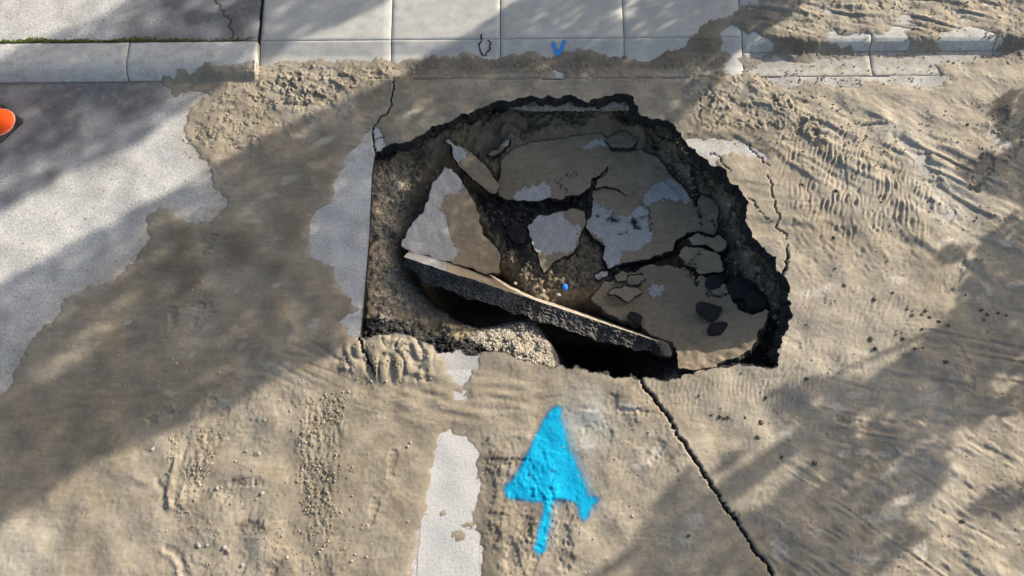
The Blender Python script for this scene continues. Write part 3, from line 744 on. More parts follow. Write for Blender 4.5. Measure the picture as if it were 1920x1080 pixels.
PLATES = []
def plate(name, poly, ctrl, thick_=.13, bares=(), seed=0, step=.017, amp=.085, quad=False, rough=.006, side=None, mud=1.0, dust_=0.0, darkv=0.0, taper=.02, lines=(), spots=()):
    """slab with a jagged outline lying on the plane (or curved sheet) through the control points"""
    C = np.array([P3(*c) for c in ctrl])
    def basis(x, y):
        return np.stack([np.ones_like(x), x, y] + ([x * x, x * y, y * y] if quad else []), -1)
    o0 = C[:, :2].mean(0)
    co, *_ = np.linalg.lstsq(basis(C[:, 0] - o0[0], C[:, 1] - o0[1]), C[:, 2], rcond=None)
    zf = lambda x, y: basis(x - o0[0], y - o0[1]) @ co
    def unproj(pl):
        pl = np.asarray(pl, float); z = np.full(len(pl), C[:, 2].mean())
        for _ in range(12):
            x, y = G(pl[:, 0], pl[:, 1], z); z = .5 * z + .5 * zf(x, y)
        return np.stack([x, y], 1)
    out = fractal(unproj(poly), step * 1.3, amp, seed + 100)
    PLATES.append((out, zf, thick_))
    xs = np.arange(out[:, 0].min() - step, out[:, 0].max() + step, step); ys = np.arange(out[:, 1].min() - step, out[:, 1].max() + step, step)
    XX, YY = np.meshgrid(xs, ys)
    keep = pip(XX[:-1, :-1] + step / 2, YY[:-1, :-1] + step / 2, out)
    idx = np.arange(XX.size).reshape(XX.shape)
    q = np.stack([idx[:-1, :-1][keep], idx[:-1, 1:][keep], idx[1:, 1:][keep], idx[1:, :-1][keep]], 1)
    used = np.unique(q); rm = np.full(XX.size, -1); rm[used] = np.arange(len(used)); q = rm[q]
    x, y = XX.ravel()[used].copy(), YY.ravel()[used].copy()
    e = np.concatenate([q[:, [0, 1]], q[:, [1, 2]], q[:, [2, 3]], q[:, [3, 0]]])
    key = set(map(tuple, e.tolist()))
    bd = [(a, b) for a, b in key if (b, a) not in key]
    bv = np.array(sorted({a for a, b in bd}))
    pts = nearest(np.stack([x[bv], y[bv]], 1), out); x[bv], y[bv] = pts[:, 0], pts[:, 1]
    # mud mask
    z = zf(x, y)
    ipx, ipy = proj(x, y, z)
    ipx = ipx + 3 * S(n_edge, x * 1.3, y * 1.3); ipy = ipy + 3 * S(n_edge2, x * 1.3, y * 1.3)
    md = np.zeros(len(x))
    for ox, oy in ((0, 0), (2.2, 0), (-2.2, 0), (0, 2.2), (0, -2.2), (1.6, 1.6), (-1.6, 1.6), (1.6, -1.6), (-1.6, -1.6)):
        m1 = np.full(len(x), mud)
        for b in bares: m1[pip(ipx + ox, ipy + oy, b)] = 0.0
        md += m1 / 9
    blk = np.zeros(len(x))
    for ln, w_ in lines:
        D_, t_ = seg_dist(ipx, ipy, ln, 30)
        blk = np.maximum(blk, np.clip(1.3 - D_ / w_, 0, 1))
    for sx, sy, sr in spots:
        blk = np.maximum(blk, np.clip(1.5 - np.hypot(ipx - sx, ipy - sy) / sr, 0, 1))
    nv = np.array([-co[1], -co[2], 1.0]); nv /= np.linalg.norm(nv)
    z = z + rough * (.6 * S(n_mid, x, y) + .35 * S(n_small, x, y) + .15 * S(n_fine, x, y)) + .004 * (md - .5)
    z = z - np.where(np.isin(np.arange(len(x)), bv), .004, 0)
    z = z - .03 * blk
    top = np.stack([x, y, z], 1); N = len(top)
    r = np.random.default_rng(seed + 5)
    bot = top - nv * thick_
    bot[:, 2] += .006 * r.normal(size=N)
    Vs = [top, bot]; Fs = [q, (q + N)[:, ::-1]]; mi = [np.zeros(len(q), int), np.ones(len(q), int)]
    off = 2 * N
    for lp in ring_order(bd):
        lp = np.array(lp); k = len(lp)
        P_ = top[lp, :2]; dd = np.roll(P_, -1, 0) - np.roll(P_, 1, 0)
        on = np.stack([dd[:, 1], -dd[:, 0]], 1) / (np.hypot(dd[:, 0], dd[:, 1])[:, None] + 1e-9)
        rows = [lp]
        for fr_ in (.0, .3, .65):
            nz = r.normal(size=k)
            for _ in range(2): nz = (nz + np.roll(nz, 1) + np.roll(nz, -1)) / 2.2
            R_ = top[lp] - nv * thick_ * fr_
            am = .0 if fr_ == 0 else .009
            R_[:, :2] += on * (nz * am + (0 if fr_ == 0 else taper * fr_))[:, None]
            Vs.append(R_); rows.append(off + np.arange(k)); off += k
        rows.append(lp + N)
        for a, b in zip(rows[:-1], rows[1:]):
            i = np.arange(k); j = (i + 1) % k
            Fs.append(np.stack([a[j], a[i], b[i], b[j]], 1)); mi.append(np.ones(k, int))
    V = np.vstack(Vs); Fa = np.vstack(Fs)
    M = len(V)
    mm = np.zeros(M); mm[:N] = md
    rest = np.zeros(M); fb = rest.copy(); fb[:N] = np.clip(blk * 1.4 - .2, 0, 1)
    c = V.mean(0)
    o = mesh_obj(name, V - c, Fa, [M_SLAB, side or M_BROKEN], None, dict(mud=mm, pale=rest + .10, wet=rest + .22, dark=rest + .22 + darkv, fresh=fb, dust=rest), matidx=np.concatenate(mi))
    o.location = c
    return o

GRP = "asphalt slabs fallen into the hole"
SL = "asphalt_slab"
s = plate(SL, [(833, 313), (846, 316), (866, 345), (888, 378), (902, 402), (918, 450), (938, 488), (938, 511), (912, 514), (870, 500), (830, 489), (800, 478), (768, 470), (752, 459), (762, 440), (782, 410), (804, 372), (820, 335)],
    [(836, 312, -.30), (752, 460, -.30), (938, 500, -.70)], .15, [[(700, 300), (850, 300), (873, 340), (868, 356), (835, 368), (826, 385), (836, 410), (842, 440), (862, 470), (845, 490), (830, 500), (700, 500)]], 1, amp=.10, side=M_EDGE)
tag(s, "tall tilted slab on the hole's left side, pale left half and muddy right half", "asphalt slab", GRP)
s = plate(SL, [(833, 262), (846, 265), (872, 276), (892, 292), (912, 312), (924, 332), (938, 350), (932, 360), (910, 355), (886, 337), (868, 318), (850, 295)],
    [(833, 262, -.22), (937, 352, -.62), (868, 318, -.46), (892, 292, -.42)], .09, [[(820, 250), (850, 260), (868, 278), (872, 295), (858, 305), (840, 300)]], 2, amp=.10)
tag(s, "narrow pointed slab with a pale tip above the tall tilted slab", "asphalt slab", GRP)
s = plate(SL, [(934, 338), (938, 312), (948, 292), (966, 276), (1000, 266), (1060, 259), (1100, 252), (1130, 250), (1140, 262), (1150, 276), (1180, 278), (1205, 282), (1236, 297), (1256, 328), (1240, 340), (1215, 354), (1206, 374), (1190, 370), (1150, 351),
    (1116, 354), (1119, 338), (1140, 322), (1142, 306), (1132, 322), (1110, 334), (1104, 352), (1085, 366), (1050, 374), (1012, 376), (962, 374), (936, 366)],
    [(1000, 265, -.60), (1200, 282, -.60), (1010, 374, -.72), (1190, 368, -.70)], .13, [[(962, 366), (990, 350), (1008, 346), (1026, 342), (1035, 356), (1032, 374), (1000, 382), (970, 378)], [(1085, 276), (1100, 268), (1125, 262), (1150, 262), (1140, 272), (1105, 280)]], 3, lines=[([(1045, 338), (1056, 330), (1075, 328)], 1.5), ([(1050, 345), (1062, 362), (1070, 372)], 1.6), ([(1150, 276), (1170, 279), (1195, 281)], 2.2)])
tag(s, "broad mud-covered slab along the hole's far side with a crack from its front edge", "asphalt slab", GRP)
s = plate(SL, [(1136, 264), (1152, 252), (1166, 245), (1180, 250), (1196, 262), (1176, 277), (1150, 278)], [(1136, 264, -.54), (1166, 245, -.56), (1196, 262, -.5), (1150, 278, -.55)], .08, [], 4)
tag(s, "small muddy wedge lying on the far edge of the broad slab", "asphalt slab", GRP)
s = plate(SL, [(915, 290), (925, 282), (938, 273), (947, 261), (957, 262), (954, 272), (940, 284), (925, 292)], [(915, 290, -.58), (955, 262, -.5), (940, 284, -.55), (938, 273, -.53)], .06, [[(940, 270), (960, 255), (960, 275)]], 5)
tag(s, "thin sliver of slab against the soil wall left of the broad slab", "asphalt slab", GRP)
s = plate(SL, [(1113, 345), (1150, 340), (1186, 352), (1206, 358), (1220, 345), (1240, 330), (1257, 326), (1280, 350), (1300, 382), (1306, 388), (1314, 366), (1338, 374), (1348, 400), (1346, 425), (1338, 442), (1310, 432), (1286, 438), (1268, 450), (1262, 470), (1240, 478),
    (1185, 490), (1140, 504), (1130, 480), (1136, 462), (1112, 444), (1098, 424), (1110, 404), (1112, 375)],
    [(1120, 346, -.75), (1340, 380, -.60), (1150, 500, -.76), (1270, 460, -.69)], .13,
    [[(1090, 385), (1118, 383), (1140, 398), (1168, 410), (1182, 398), (1200, 386), (1214, 384), (1212, 420), (1226, 438), (1200, 470), (1164, 472), (1164, 500), (1130, 508), (1132, 470), (1140, 458), (1130, 450), (1098, 430)],
     [(1203, 378), (1218, 352), (1255, 335), (1282, 350), (1298, 380), (1270, 376), (1235, 376), (1210, 384)]], 6, spots=[(1149, 411, 7), (1191, 415, 8), (1194, 426, 4), (1122, 408, 3), (1168, 437, 3), (1207, 409, 3)], lines=[([(1206, 376), (1218, 405), (1222, 432)], 1.4), ([(1310, 385), (1318, 405), (1312, 425)], 1.5), ([(1335, 410), (1345, 425)], 1.6)])
tag(s, "large slab right of centre with two pale grey patches and dark holes", "asphalt slab", GRP)
s = plate(SL, [(989, 425), (1000, 412), (1012, 402), (1050, 396), (1080, 392), (1096, 398), (1099, 415), (1088, 440), (1085, 456), (1062, 480), (1042, 488), (1020, 512), (1012, 488), (1000, 460), (992, 440)],
    [(1050, 395, -.72), (990, 430, -.76), (1030, 500, -.80), (1090, 430, -.74)], .10, [[(985, 425), (1012, 402), (1045, 396), (1062, 408), (1066, 418), (1086, 424), (1088, 450), (1064, 476), (1040, 474), (1020, 480), (1006, 470), (990, 445)]], 7)
tag(s, "pale diamond-shaped slab alone in the middle of the hole", "asphalt slab", GRP)
s = plate(SL, [(1290, 447), (1310, 436), (1338, 446), (1347, 440), (1362, 462), (1356, 470), (1335, 465), (1318, 459), (1300, 460)], [(1290, 447, -.60), (1345, 445, -.5), (1356, 468, -.5), (1300, 460, -.6)], .08, [], 8)
tag(s, "narrow cracked mud slab between two black gaps near the right rim", "asphalt slab", GRP)
s = plate(SL, [(1272, 480), (1284, 462), (1300, 465), (1330, 470), (1350, 478), (1358, 505), (1330, 512), (1312, 514), (1302, 500), (1285, 496)], [(1280, 480, -.66), (1345, 478, -.52), (1356, 505, -.54), (1300, 500, -.66)], .09, [], 9, lines=[([(1278, 492), (1300, 490), (1310, 478), (1316, 470)], 2.2), ([(1300, 490), (1304, 500)], 2.0)])
tag(s, "small cracked mud slab just below the narrow cracked one", "asphalt slab", GRP)
s = plate(SL, [(1108, 560), (1120, 545), (1132, 528), (1160, 516), (1200, 505), (1250, 496), (1282, 500), (1298, 508), (1304, 526), (1310, 516), (1340, 520), (1358, 532), (1370, 556), (1384, 580), (1410, 590), (1438, 580), (1443, 584), (1434, 606), (1414, 642), (1386, 667), (1345, 686), (1312, 692),
    (1272, 690), (1266, 652), (1250, 640), (1180, 603), (1130, 578)],
    [(1120, 560, -.80), (1200, 510, -.78), (1250, 600, -.74), (1300, 570, -.66), (1370, 560, -.56), (1438, 582, -.26), (1410, 640, -.19), (1345, 684, -.15), (1280, 685, -.34), (1320, 630, -.50), (1200, 600, -.78)], .12,
    [[(1215, 540), (1228, 535), (1250, 536), (1252, 545), (1236, 556), (1220, 556)]], 10, quad=True, rough=.010, side=M_EDGE, lines=[([(1292, 505), (1304, 522), (1308, 535)], 3.0), ([(1328, 552), (1345, 556), (1366, 552)], 2.6), ([(1255, 500), (1280, 498), (1300, 506)], 1.5)])
tag(s, "large curling mud-covered slab at the lower right with a sunlit outer edge", "asphalt slab", GRP)

# the long slab standing on edge
def long_slab():
    A, B = P3(757, 482, -.14), P3(1236, 640, -.50)
    Ax = B - A; L = np.linalg.norm(Ax); Ax /= L
    al = math.radians(23)
    t = np.array([0.0, -math.cos(al), -math.sin(al)]); t -= Ax * (t @ Ax); t /= np.linalg.norm(t)      # across the broken face, towards the viewer
    sdir = np.cross(Ax, t); 
    if sdir[2] > 0: sdir = -sdir                                                                       # down the old road surface
    th, dp = .195, .95
    nL, nT, nS = 110, 12, 20
    r = np.random.default_rng(77)
    def sm(n, k):
        a = r.normal(size=n)
        for _ in range(k): a = (a + np.roll(a, 1) + np.roll(a, -1)) / 2.1
        return a
    e1, e2 = sm(nL, 3) * .010 + r.normal(size=nL) * .006, sm(nL, 3) * .013 + r.normal(size=nL) * .006
    u = np.linspace(0, 1, nL)
    thv = th * (.70 + .35 * sstep(0, .12, u)) * (1 - .30 * sstep(.75, 1, u)) + e2
    dpv = dp * (.55 + .45 * sstep(0, .1, u)) * (1 - .25 * u)
    skew = .10 * (1 - sstep(0, .14, u))
    V, mi, F_ = [], [], []
    def grid(fn, n, mat, flip=False):
        b = len(V)
        for i in range(nL):
            for j in range(n): V.append(fn(i, j / (n - 1)))
        for i in range(nL - 1):
            for j in range(n - 1):
                f = (b + i * n + j, b + i * n + j + 1, b + (i + 1) * n + j + 1, b + (i + 1) * n + j)
                F_.append(f[::-1] if flip else f); mi.append(mat)
    tw = np.radians(13) * (1 - sstep(.0, .55, u)) - np.radians(1.5)
    tt = [None] * nL
    ss = [None] * nL
    for i_, a_ in enumerate(tw):
        tt[i_] = t * math.cos(a_) + sdir * math.sin(a_)
        ss[i_] = sdir * math.cos(a_) - t * math.sin(a_)
    base = lambda i: A + Ax * (L * u[i]) + np.array([0, 0, .012 * math.sin(u[i] * 5)])
    fn_face = lambda i, w: base(i) + tt[i] * (thv[i] * w + skew[i] * 0) + ss[i] * (e1[i] * (1 - w) + e2[i] * w + .012 * math.sin(w * math.pi) + (r.normal() * .006 if 0 < w < 1 else 0) + skew[i] * w)
    grid(fn_face, nT, 1)
    grid(lambda i, w: base(i) + ss[i] * (e1[i] * (1 - w) + dpv[i] * w) + tt[i] * (.004 * r.normal() if w > 0 else 0) * .5, nS, 0, True)
    grid(lambda i, w: base(i) + tt[i] * thv[i] + ss[i] * ((e2[i] + skew[i]) * (1 - w) + dpv[i] * w), 5, 1)
    grid(lambda i, w: base(i) + ss[i] * dpv[i] + tt[i] * thv[i] * w, 3, 1, True)
    for i, fl in ((0, False), (nL - 1, True)):
        b = len(V); V.extend([base(i) + ss[i] * e1[i], base(i) + tt[i] * thv[i] + ss[i] * (e2[i] + skew[i]), base(i) + tt[i] * thv[i] + ss[i] * dpv[i], base(i) + ss[i] * dpv[i]])
        F_.append((b, b + 1, b + 2, b + 3) if fl else (b + 3, b + 2, b + 1, b)); mi.append(1)
    V = np.array(V); c = V.mean(0); n = len(V)
    mdv = np.zeros(n)
    pxx, pyy = proj(V[:, 0], V[:, 1], V[:, 2]); mdv[pxx > 835] = .55; mdv[(pxx > 850) & (pxx < 960)] = .9
    o = mesh_obj(SL, V - c, F_, [M_SLAB, M_EDGE], None, dict(mud=mdv, pale=np.zeros(n) + .4, wet=np.zeros(n), dark=np.zeros(n), fresh=np.zeros(n), dust=np.zeros(n)), smooth=False, matidx=mi)
    o.location = c
    return o
tag(long_slab(), "long slab tipped on its edge across the lower hole, dark broken face up and sunlit ridge", "asphalt slab", GRP)

# ------------------------------------------------------------------ the pit under the road
CTRL = [(700, 320, -.14), (698, 400, -.14), (694, 480, -.14), (688, 550, -.14), (684, 595, -.15), (730, 330, -.34), (728, 420, -.36), (722, 500, -.34), (725, 560, -.34), (765, 330, -.52), (750, 400, -.56), (740, 460, -.52), (770, 540, -.52), (790, 420, -.75), (800, 585, -.66),
    (740, 285, -.30), (780, 295, -.50), (800, 262, -.28), (835, 245, -.24), (855, 240, -.26), (860, 265, -.45), (890, 285, -.68), (925, 285, -.76), (900, 235, -.30), (930, 250, -.55),
    (960, 207, -.24), (960, 230, -.42), (975, 252, -.70), (1060, 208, -.26), (1060, 228, -.45), (1060, 246, -.72), (1150, 210, -.27), (1150, 228, -.42), (1165, 243, -.66), (1205, 235, -.30), (1215, 252, -.50), (1225, 280, -.72), (1265, 262, -.34), (1260, 300, -.66),
    (1305, 305, -.34), (1300, 340, -.74), (1340, 335, -.36), (1325, 375, -.80), (1375, 375, -.34), (1360, 415, -.70), (1395, 430, -.34), (1370, 460, -.74), (1425, 480, -.34), (1395, 515, -.74), (1455, 540, -.34), (1430, 560, -.62), (1470, 590, -.30), (1455, 610, -.42), (1460, 650, -.34), (1440, 660, -.52), (1440, 685, -.46), (1400, 690, -.40),
    (1000, 400, -.90), (950, 430, -.92), (1000, 540, -.78), (1100, 480, -.86), (1060, 540, -.80), (1120, 530, -.78), (960, 520, -.84), (1050, 380, -.95), (1220, 500, -.95), (1180, 520, -.86), (930, 380, -.92), (860, 330, -.92), (1200, 400, -1.0),
    (880, 588, -2.5), (925, 596, -2.4), (850, 575, -2.3), (890, 570, -2.4), (950, 592, -2.2), (905, 580, -2.6), (865, 594, -2.3), (940, 490, -.84), (960, 470, -.86), (980, 520, -.82), (900, 505, -.86), (1010, 560, -.80), (1040, 510, -.80), (960, 440, -.88), (985, 480, -.84), (930, 455, -.90), (1000, 545, -.80), (955, 535, -.84), (910, 400, -.90), (900, 605, -1.6), (935, 606, -1.4), (835, 565, -2.0),
    (990, 683, -.13), (1030, 690, -.16), (960, 640, -.26), (900, 640, -.30), (1000, 616, -.50), (960, 618, -.46), (1020, 648, -.34), (935, 622, -.42), (1035, 665, -.30),
    (700, 618, -.13), (760, 622, -.15), (850, 645, -.16), (920, 666, -.13), (700, 604, -.20), (780, 602, -.42), (820, 606, -.55), (850, 622, -.36), (890, 655, -.16),
    (1062, 655, -1.7), (1045, 640, -1.6), (1075, 680, -1.8), (1100, 680, -1.8), (1150, 700, -1.6), (1200, 695, -1.3), (1090, 640, -1.6), (1140, 670, -1.6), (1240, 685, -.80), (1270, 700, -.42), (1300, 695, -.30), (1200, 670, -1.2), (1060, 690, -1.1), (1180, 715, -1.4), (1100, 710, -1.4),
    (1200, 560, -.95), (1300, 580, -.95), (1350, 640, -.75), (1300, 520, -.95), (1250, 430, -1.0)]
cp = np.array([P3(*c) for c in CTRL])
PS = .016
px_ = np.arange(rim_raw[:, 0].min() - .5, rim_raw[:, 0].max() + .5, PS); py_ = np.arange(rim_raw[:, 1].min() - .5, rim_raw[:, 1].max() + .5, PS)
QX, QY = np.meshgrid(px_, py_)
num = np.zeros(QX.shape); den = np.zeros(QX.shape)
for cx, cy, cz in cp:
    w = 1 / ((QX - cx) ** 2 + (QY - cy) ** 2 + .003) ** 1.8
    num += w * cz; den += w
PZ = num / den
for _ in range(14):
    PZ[2:-2, 2:-2] = (PZ[2:-2, 2:-2] * 2 + PZ[4:, 2:-2] + PZ[:-4, 2:-2] + PZ[2:-2, 4:] + PZ[2:-2, :-4]) / 6
f_ = lambda a: S(a, QX, QY)
PZ = PZ + .016 * f_(n_mid) + .014 * f_(n_small) + .006 * f_(n_fine) + .012 * np.tanh(2 * f_(churn))
ins = pip(QX, QY, RIM)
PZ = np.where(ins, np.minimum(PZ, -.06), np.minimum(PZ, -.20))
for out_, zf_, th_ in PLATES:          # soil lies under and against every fallen slab
    D_, _t = seg_dist(QX, QY, np.vstack([out_[::2], out_[:1]]), .35)
    zz_ = zf_(QX, QY)
    PZ = np.where(pip(QX, QY, out_), np.minimum(PZ, zz_ - th_ * .8), np.where(D_ < .30, np.minimum(PZ, zz_ - .04 + 1.5 * D_), PZ))
QPX, QPY = proj(QX, QY, PZ)
jx, jy = QPX + 4 * f_(n_edge), QPY + 4 * f_(n_edge2)
def soft(polys, it=3):
    m = np.zeros(QX.shape)
    for p in polys: m = np.maximum(m, pip(jx, jy, p))
    for _ in range(it):
        m = (m + np.roll(m, 1, 0) + np.roll(m, -1, 0) + np.roll(m, 1, 1) + np.roll(m, -1, 1)) / 5
    return m
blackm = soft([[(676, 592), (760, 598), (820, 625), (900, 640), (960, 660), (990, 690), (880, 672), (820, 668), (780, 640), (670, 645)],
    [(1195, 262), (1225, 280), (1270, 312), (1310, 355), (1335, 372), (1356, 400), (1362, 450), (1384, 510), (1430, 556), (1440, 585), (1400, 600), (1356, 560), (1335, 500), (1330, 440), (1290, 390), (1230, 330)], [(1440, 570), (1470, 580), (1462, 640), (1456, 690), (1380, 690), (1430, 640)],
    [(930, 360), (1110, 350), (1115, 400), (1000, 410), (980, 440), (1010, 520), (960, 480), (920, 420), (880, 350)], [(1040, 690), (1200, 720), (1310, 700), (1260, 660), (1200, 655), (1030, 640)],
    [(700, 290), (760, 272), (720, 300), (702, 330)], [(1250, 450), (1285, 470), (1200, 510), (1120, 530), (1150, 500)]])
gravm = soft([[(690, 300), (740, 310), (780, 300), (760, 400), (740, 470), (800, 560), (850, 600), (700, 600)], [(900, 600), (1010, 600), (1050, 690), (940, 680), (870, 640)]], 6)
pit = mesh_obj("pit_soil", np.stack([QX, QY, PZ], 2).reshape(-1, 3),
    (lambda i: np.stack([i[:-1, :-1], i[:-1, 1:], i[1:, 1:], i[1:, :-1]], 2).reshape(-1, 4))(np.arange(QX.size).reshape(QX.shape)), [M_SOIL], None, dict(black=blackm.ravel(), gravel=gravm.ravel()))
tag(pit, "dark wet soil and gravel at the bottom and sides of the hole", kind="structure")
def pit_z(x, y):
    fx = np.clip((np.asarray(x) - px_[0]) / PS, 0, len(px_) - 1.01); fy = np.clip((np.asarray(y) - py_[0]) / PS, 0, len(py_) - 1.01)
    i = fx.astype(int); j = fy.astype(int); a = fx - i; b = fy - j
    return PZ[j, i] * (1 - a) * (1 - b) + PZ[j, i + 1] * a * (1 - b) + PZ[j + 1, i] * (1 - a) * b + PZ[j + 1, i + 1] * a * b

# concrete strip showing in the far wall
def box_mesh(name, pts8, mats, parent=None, **k):
    F_ = [(0, 3, 2, 1), (4, 5, 6, 7), (0, 1, 5, 4), (1, 2, 6, 5), (2, 3, 7, 6), (3, 0, 4, 7)]
    V = np.array(pts8, float); c = V.mean(0)
    o = mesh_obj(name, V - c, F_, mats, parent, smooth=False, **k); o.location = c
    return o
def strip():
    n = 60; r = np.random.default_rng(9); V = []; F_ = []
    xa, ya = map(float, G(953, 191, -.10)); xb, yb = map(float, G(1180, 190, -.10))
    for i in range(n):
        f = i / (n - 1); x = xa + (xb - xa) * f; y = ya + (yb - ya) * f
        j = r.normal(size=4) * .006
        thin = .45 + .55 * min(1, f * 4)
        V += [(x, y + .14, -.105 + j[0] * .3), (x, y - .055 + j[1], -.105 + j[0] * .5), (x, y - .065 + j[2], -.105 - .10 * thin + j[3]), (x, y + .14, -.21)]
    for i in range(n - 1):
        for k in range(4):
            a, b = i * 4 + k, i * 4 + (k + 1) % 4
            F_.append((a, b, b + 4, a + 4))
    F_ += [(3, 2, 1, 0), tuple(n * 4 - 4 + q for q in range(4))]
    V = np.array(V); c = V.mean(0)
    o = mesh_obj("concrete_strip", V - c, F_, [M_STRIP], smooth=False); o.location = c
    return o
tag(strip(), "pale concrete strip exposed under the asphalt at the hole's far edge", "concrete")

# ------------------------------------------------------------------ stones, lumps, gravel
def lump(seed, sub=2, flat=.6, facets=6):
    r = random.Random(seed)
    import bmesh
    bm = bmesh.new(); bmesh.ops.create_icosphere(bm, subdivisions=sub, radius=1)
    planes = [(Vector((r.gauss(0, 1), r.gauss(0, 1), r.gauss(0, 1))).normalized(), r.uniform(.55, .85)) for _ in range(facets)]
    for v in bm.verts:
        for n, d in planes:
            k = v.co.dot(n) - d
            if k > 0: v.co -= n * k
        v.co *= r.uniform(.95, 1.05); v.co.z *= flat
    V = np.array([v.co[:] for v in bm.verts]); F_ = [tuple(v.index for v in f.verts) for f in bm.faces]
    bm.free()
    return V, F_
def lump_obj(name, seed, px, py, z, size, mat, flat=.6, asp=1.0, rz=0.0, sub=2, sink=.3):
    V, F_ = lump(seed, sub, flat)
    V = V * size; V[:, 0] *= asp
    o = mesh_obj(name, V, F_, [mat], smooth=False)
    x, y = map(float, G(px, py, z))
    o.location = (x, y, z + size * flat * (1 - sink)); o.rotation_euler = (0, 0, rz)
    return o
LB = "black asphalt lumps lying in the hole"
for sd, px, py, z, sz, fl, asp, rz, lab in [
    (1, 1345, 618, -.50, .135, .45, 1.0, .3, "biggest loose black asphalt lump on the curling slab"), (2, 1328, 584, -.56, .13, .32, 1.25, -.1, "flat black asphalt lump just behind the biggest lump"),
    (3, 1190, 598, -.76, .085, .5, 1.15, -.5, "small black asphalt lump beside the end of the long slab"), (4, 1392, 548, -.60, .17, .40, 1.1, -.6, "large flat black chunk leaning under the right rim"),
    (5, 1418, 568, -.50, .14, .5, 1.2, .5, "rough black chunk wedged against the right rim"), (6, 1340, 530, -.66, .11, .4, 1.2, .2, "low black lump between cracked slabs and right rim"),
    (7, 1240, 652, -.56, .12, .4, 1.4, -.35, "black crumbled lump at the far end of the long slab"), (8, 1210, 480, -.78, .07, .5, 1.3, .4, "black lump under the edge of the large patched slab"),
    (9, 975, 440, -.86, .16, .35, .8, .8, "dark flat chunk left of the pale diamond slab"), (10, 1290, 345, -.72, .14, .4, .7, -.7, "black chunk standing in the gap beside the far right wall")]:
    tag(lump_obj("asphalt_lump", sd, px, py, z, sz, M_BROKEN, fl, asp, rz, 3), lab, "asphalt lump", LB)
s = plate("mud_flake", [(1140, 550), (1150, 542), (1172, 537), (1196, 540), (1206, 548), (1190, 556), (1178, 566), (1166, 558)], [(1140, 550, -.70), (1172, 537, -.70), (1206, 548, -.69), (1178, 566, -.70)], .035, [], 20, step=.014)
tag(s, "flat dried mud flake lying on the curling slab near the long slab", "mud flake", "mud flakes and rubble in the hole")
for i, (poly, lab) in enumerate([([(1115, 515), (1128, 508), (1140, 508), (1138, 518), (1122, 524)], "pale pointed flake at the left end of the rubble"), ([(1172, 524), (1184, 515), (1204, 516), (1210, 524), (1196, 534), (1180, 534)], "dull broken flake in the rubble below the patched slab"),
        ([(1152, 518), (1166, 508), (1178, 512), (1174, 526), (1158, 528)], "dark broken flake in the middle of the rubble")]):
    tag(plate("mud_flake", poly, [(poly[0][0], poly[0][1], -.74), (poly[1][0], poly[1][1], -.72), (poly[3][0], poly[3][1], -.73), (poly[2][0], poly[2][1], -.70)], .03, [poly] if i == 0 else [], 21 + i, step=.012, amp=.08, mud=1.0), lab, "mud flake", "mud flakes and rubble in the hole")
# pale stones set in the right wall and the soil
WS = [(1368, 383, -.28, .055), (1377, 402, -.30, .04), (1376, 432, -.30, .03), (1384, 455, -.30, .03), (1400, 478, -.30, .05), (1421, 505, -.30, .045), (1423, 520, -.32, .03), (1469, 578, -.22, .045), (1452, 596, -.30, .05), (1460, 605, -.26, .03), (1430, 543, -.42, .03), (1410, 478, -.25, .02),
      (1282, 253, -.28, .03), (1252, 256, -.30, .02), (859, 318, -.62, .025), (757, 313, -.42, .03), (782, 318, -.5, .025), (1018, 545, -.78, .03), (1047, 553, -.76, .045), (966, 532, -.80, .03), (1046, 530, -.78, .025), (1115, 540, -.76, .02), (1362, 548, -.52, .03), (1148, 531, -.74, .025)]
rockV = [lump(200 + i, 2, .75, 7) for i in range(5)]
rock_me = []
for V_, F_ in rockV:
    o = mesh_obj("stone", V_, F_, [M_ROCK], smooth=False); rock_me.append(o.data); bpy.data.objects.remove(o)
clodV = [lump(300 + i, 2, .7, 6) for i in range(4)]
clod_me = []
for V_, F_ in clodV:
    o = mesh_obj("clod", V_, F_, [M_CLOD], smooth=False); clod_me.append(o.data); bpy.data.objects.remove(o)
def put(name, me, loc, sc, label, cat, group):
    o = bpy.data.objects.new(name, me); COL.objects.link(o)
    o.location = loc; o.rotation_euler = (random.uniform(-.4, .4), random.uniform(-.4, .4), random.uniform(0, 6.28))
    o.scale = (sc * random.uniform(.85, 1.25), sc * random.uniform(.8, 1.1), sc * random.uniform(.7, 1.0))
    return tag(o, label, cat, group)
for px, py, z, r_ in WS:
    x, y = map(float, G(px, py, z)); zz = float(pit_z(x, y))
    zz = max(zz, z - .05)
    x, y = map(float, G(px, py, zz))
    wall = px > 1340
    put("stone", random.choice(rock_me), (x, y, zz + .2 * r_), r_ * .75, "rounded pale stone bedded in the dark wall under the right rim" if wall else "small pale stone resting on the dark soil in the hole", "stone", "stones in the right wall of the hole" if wall else "stones in the hole's soil")
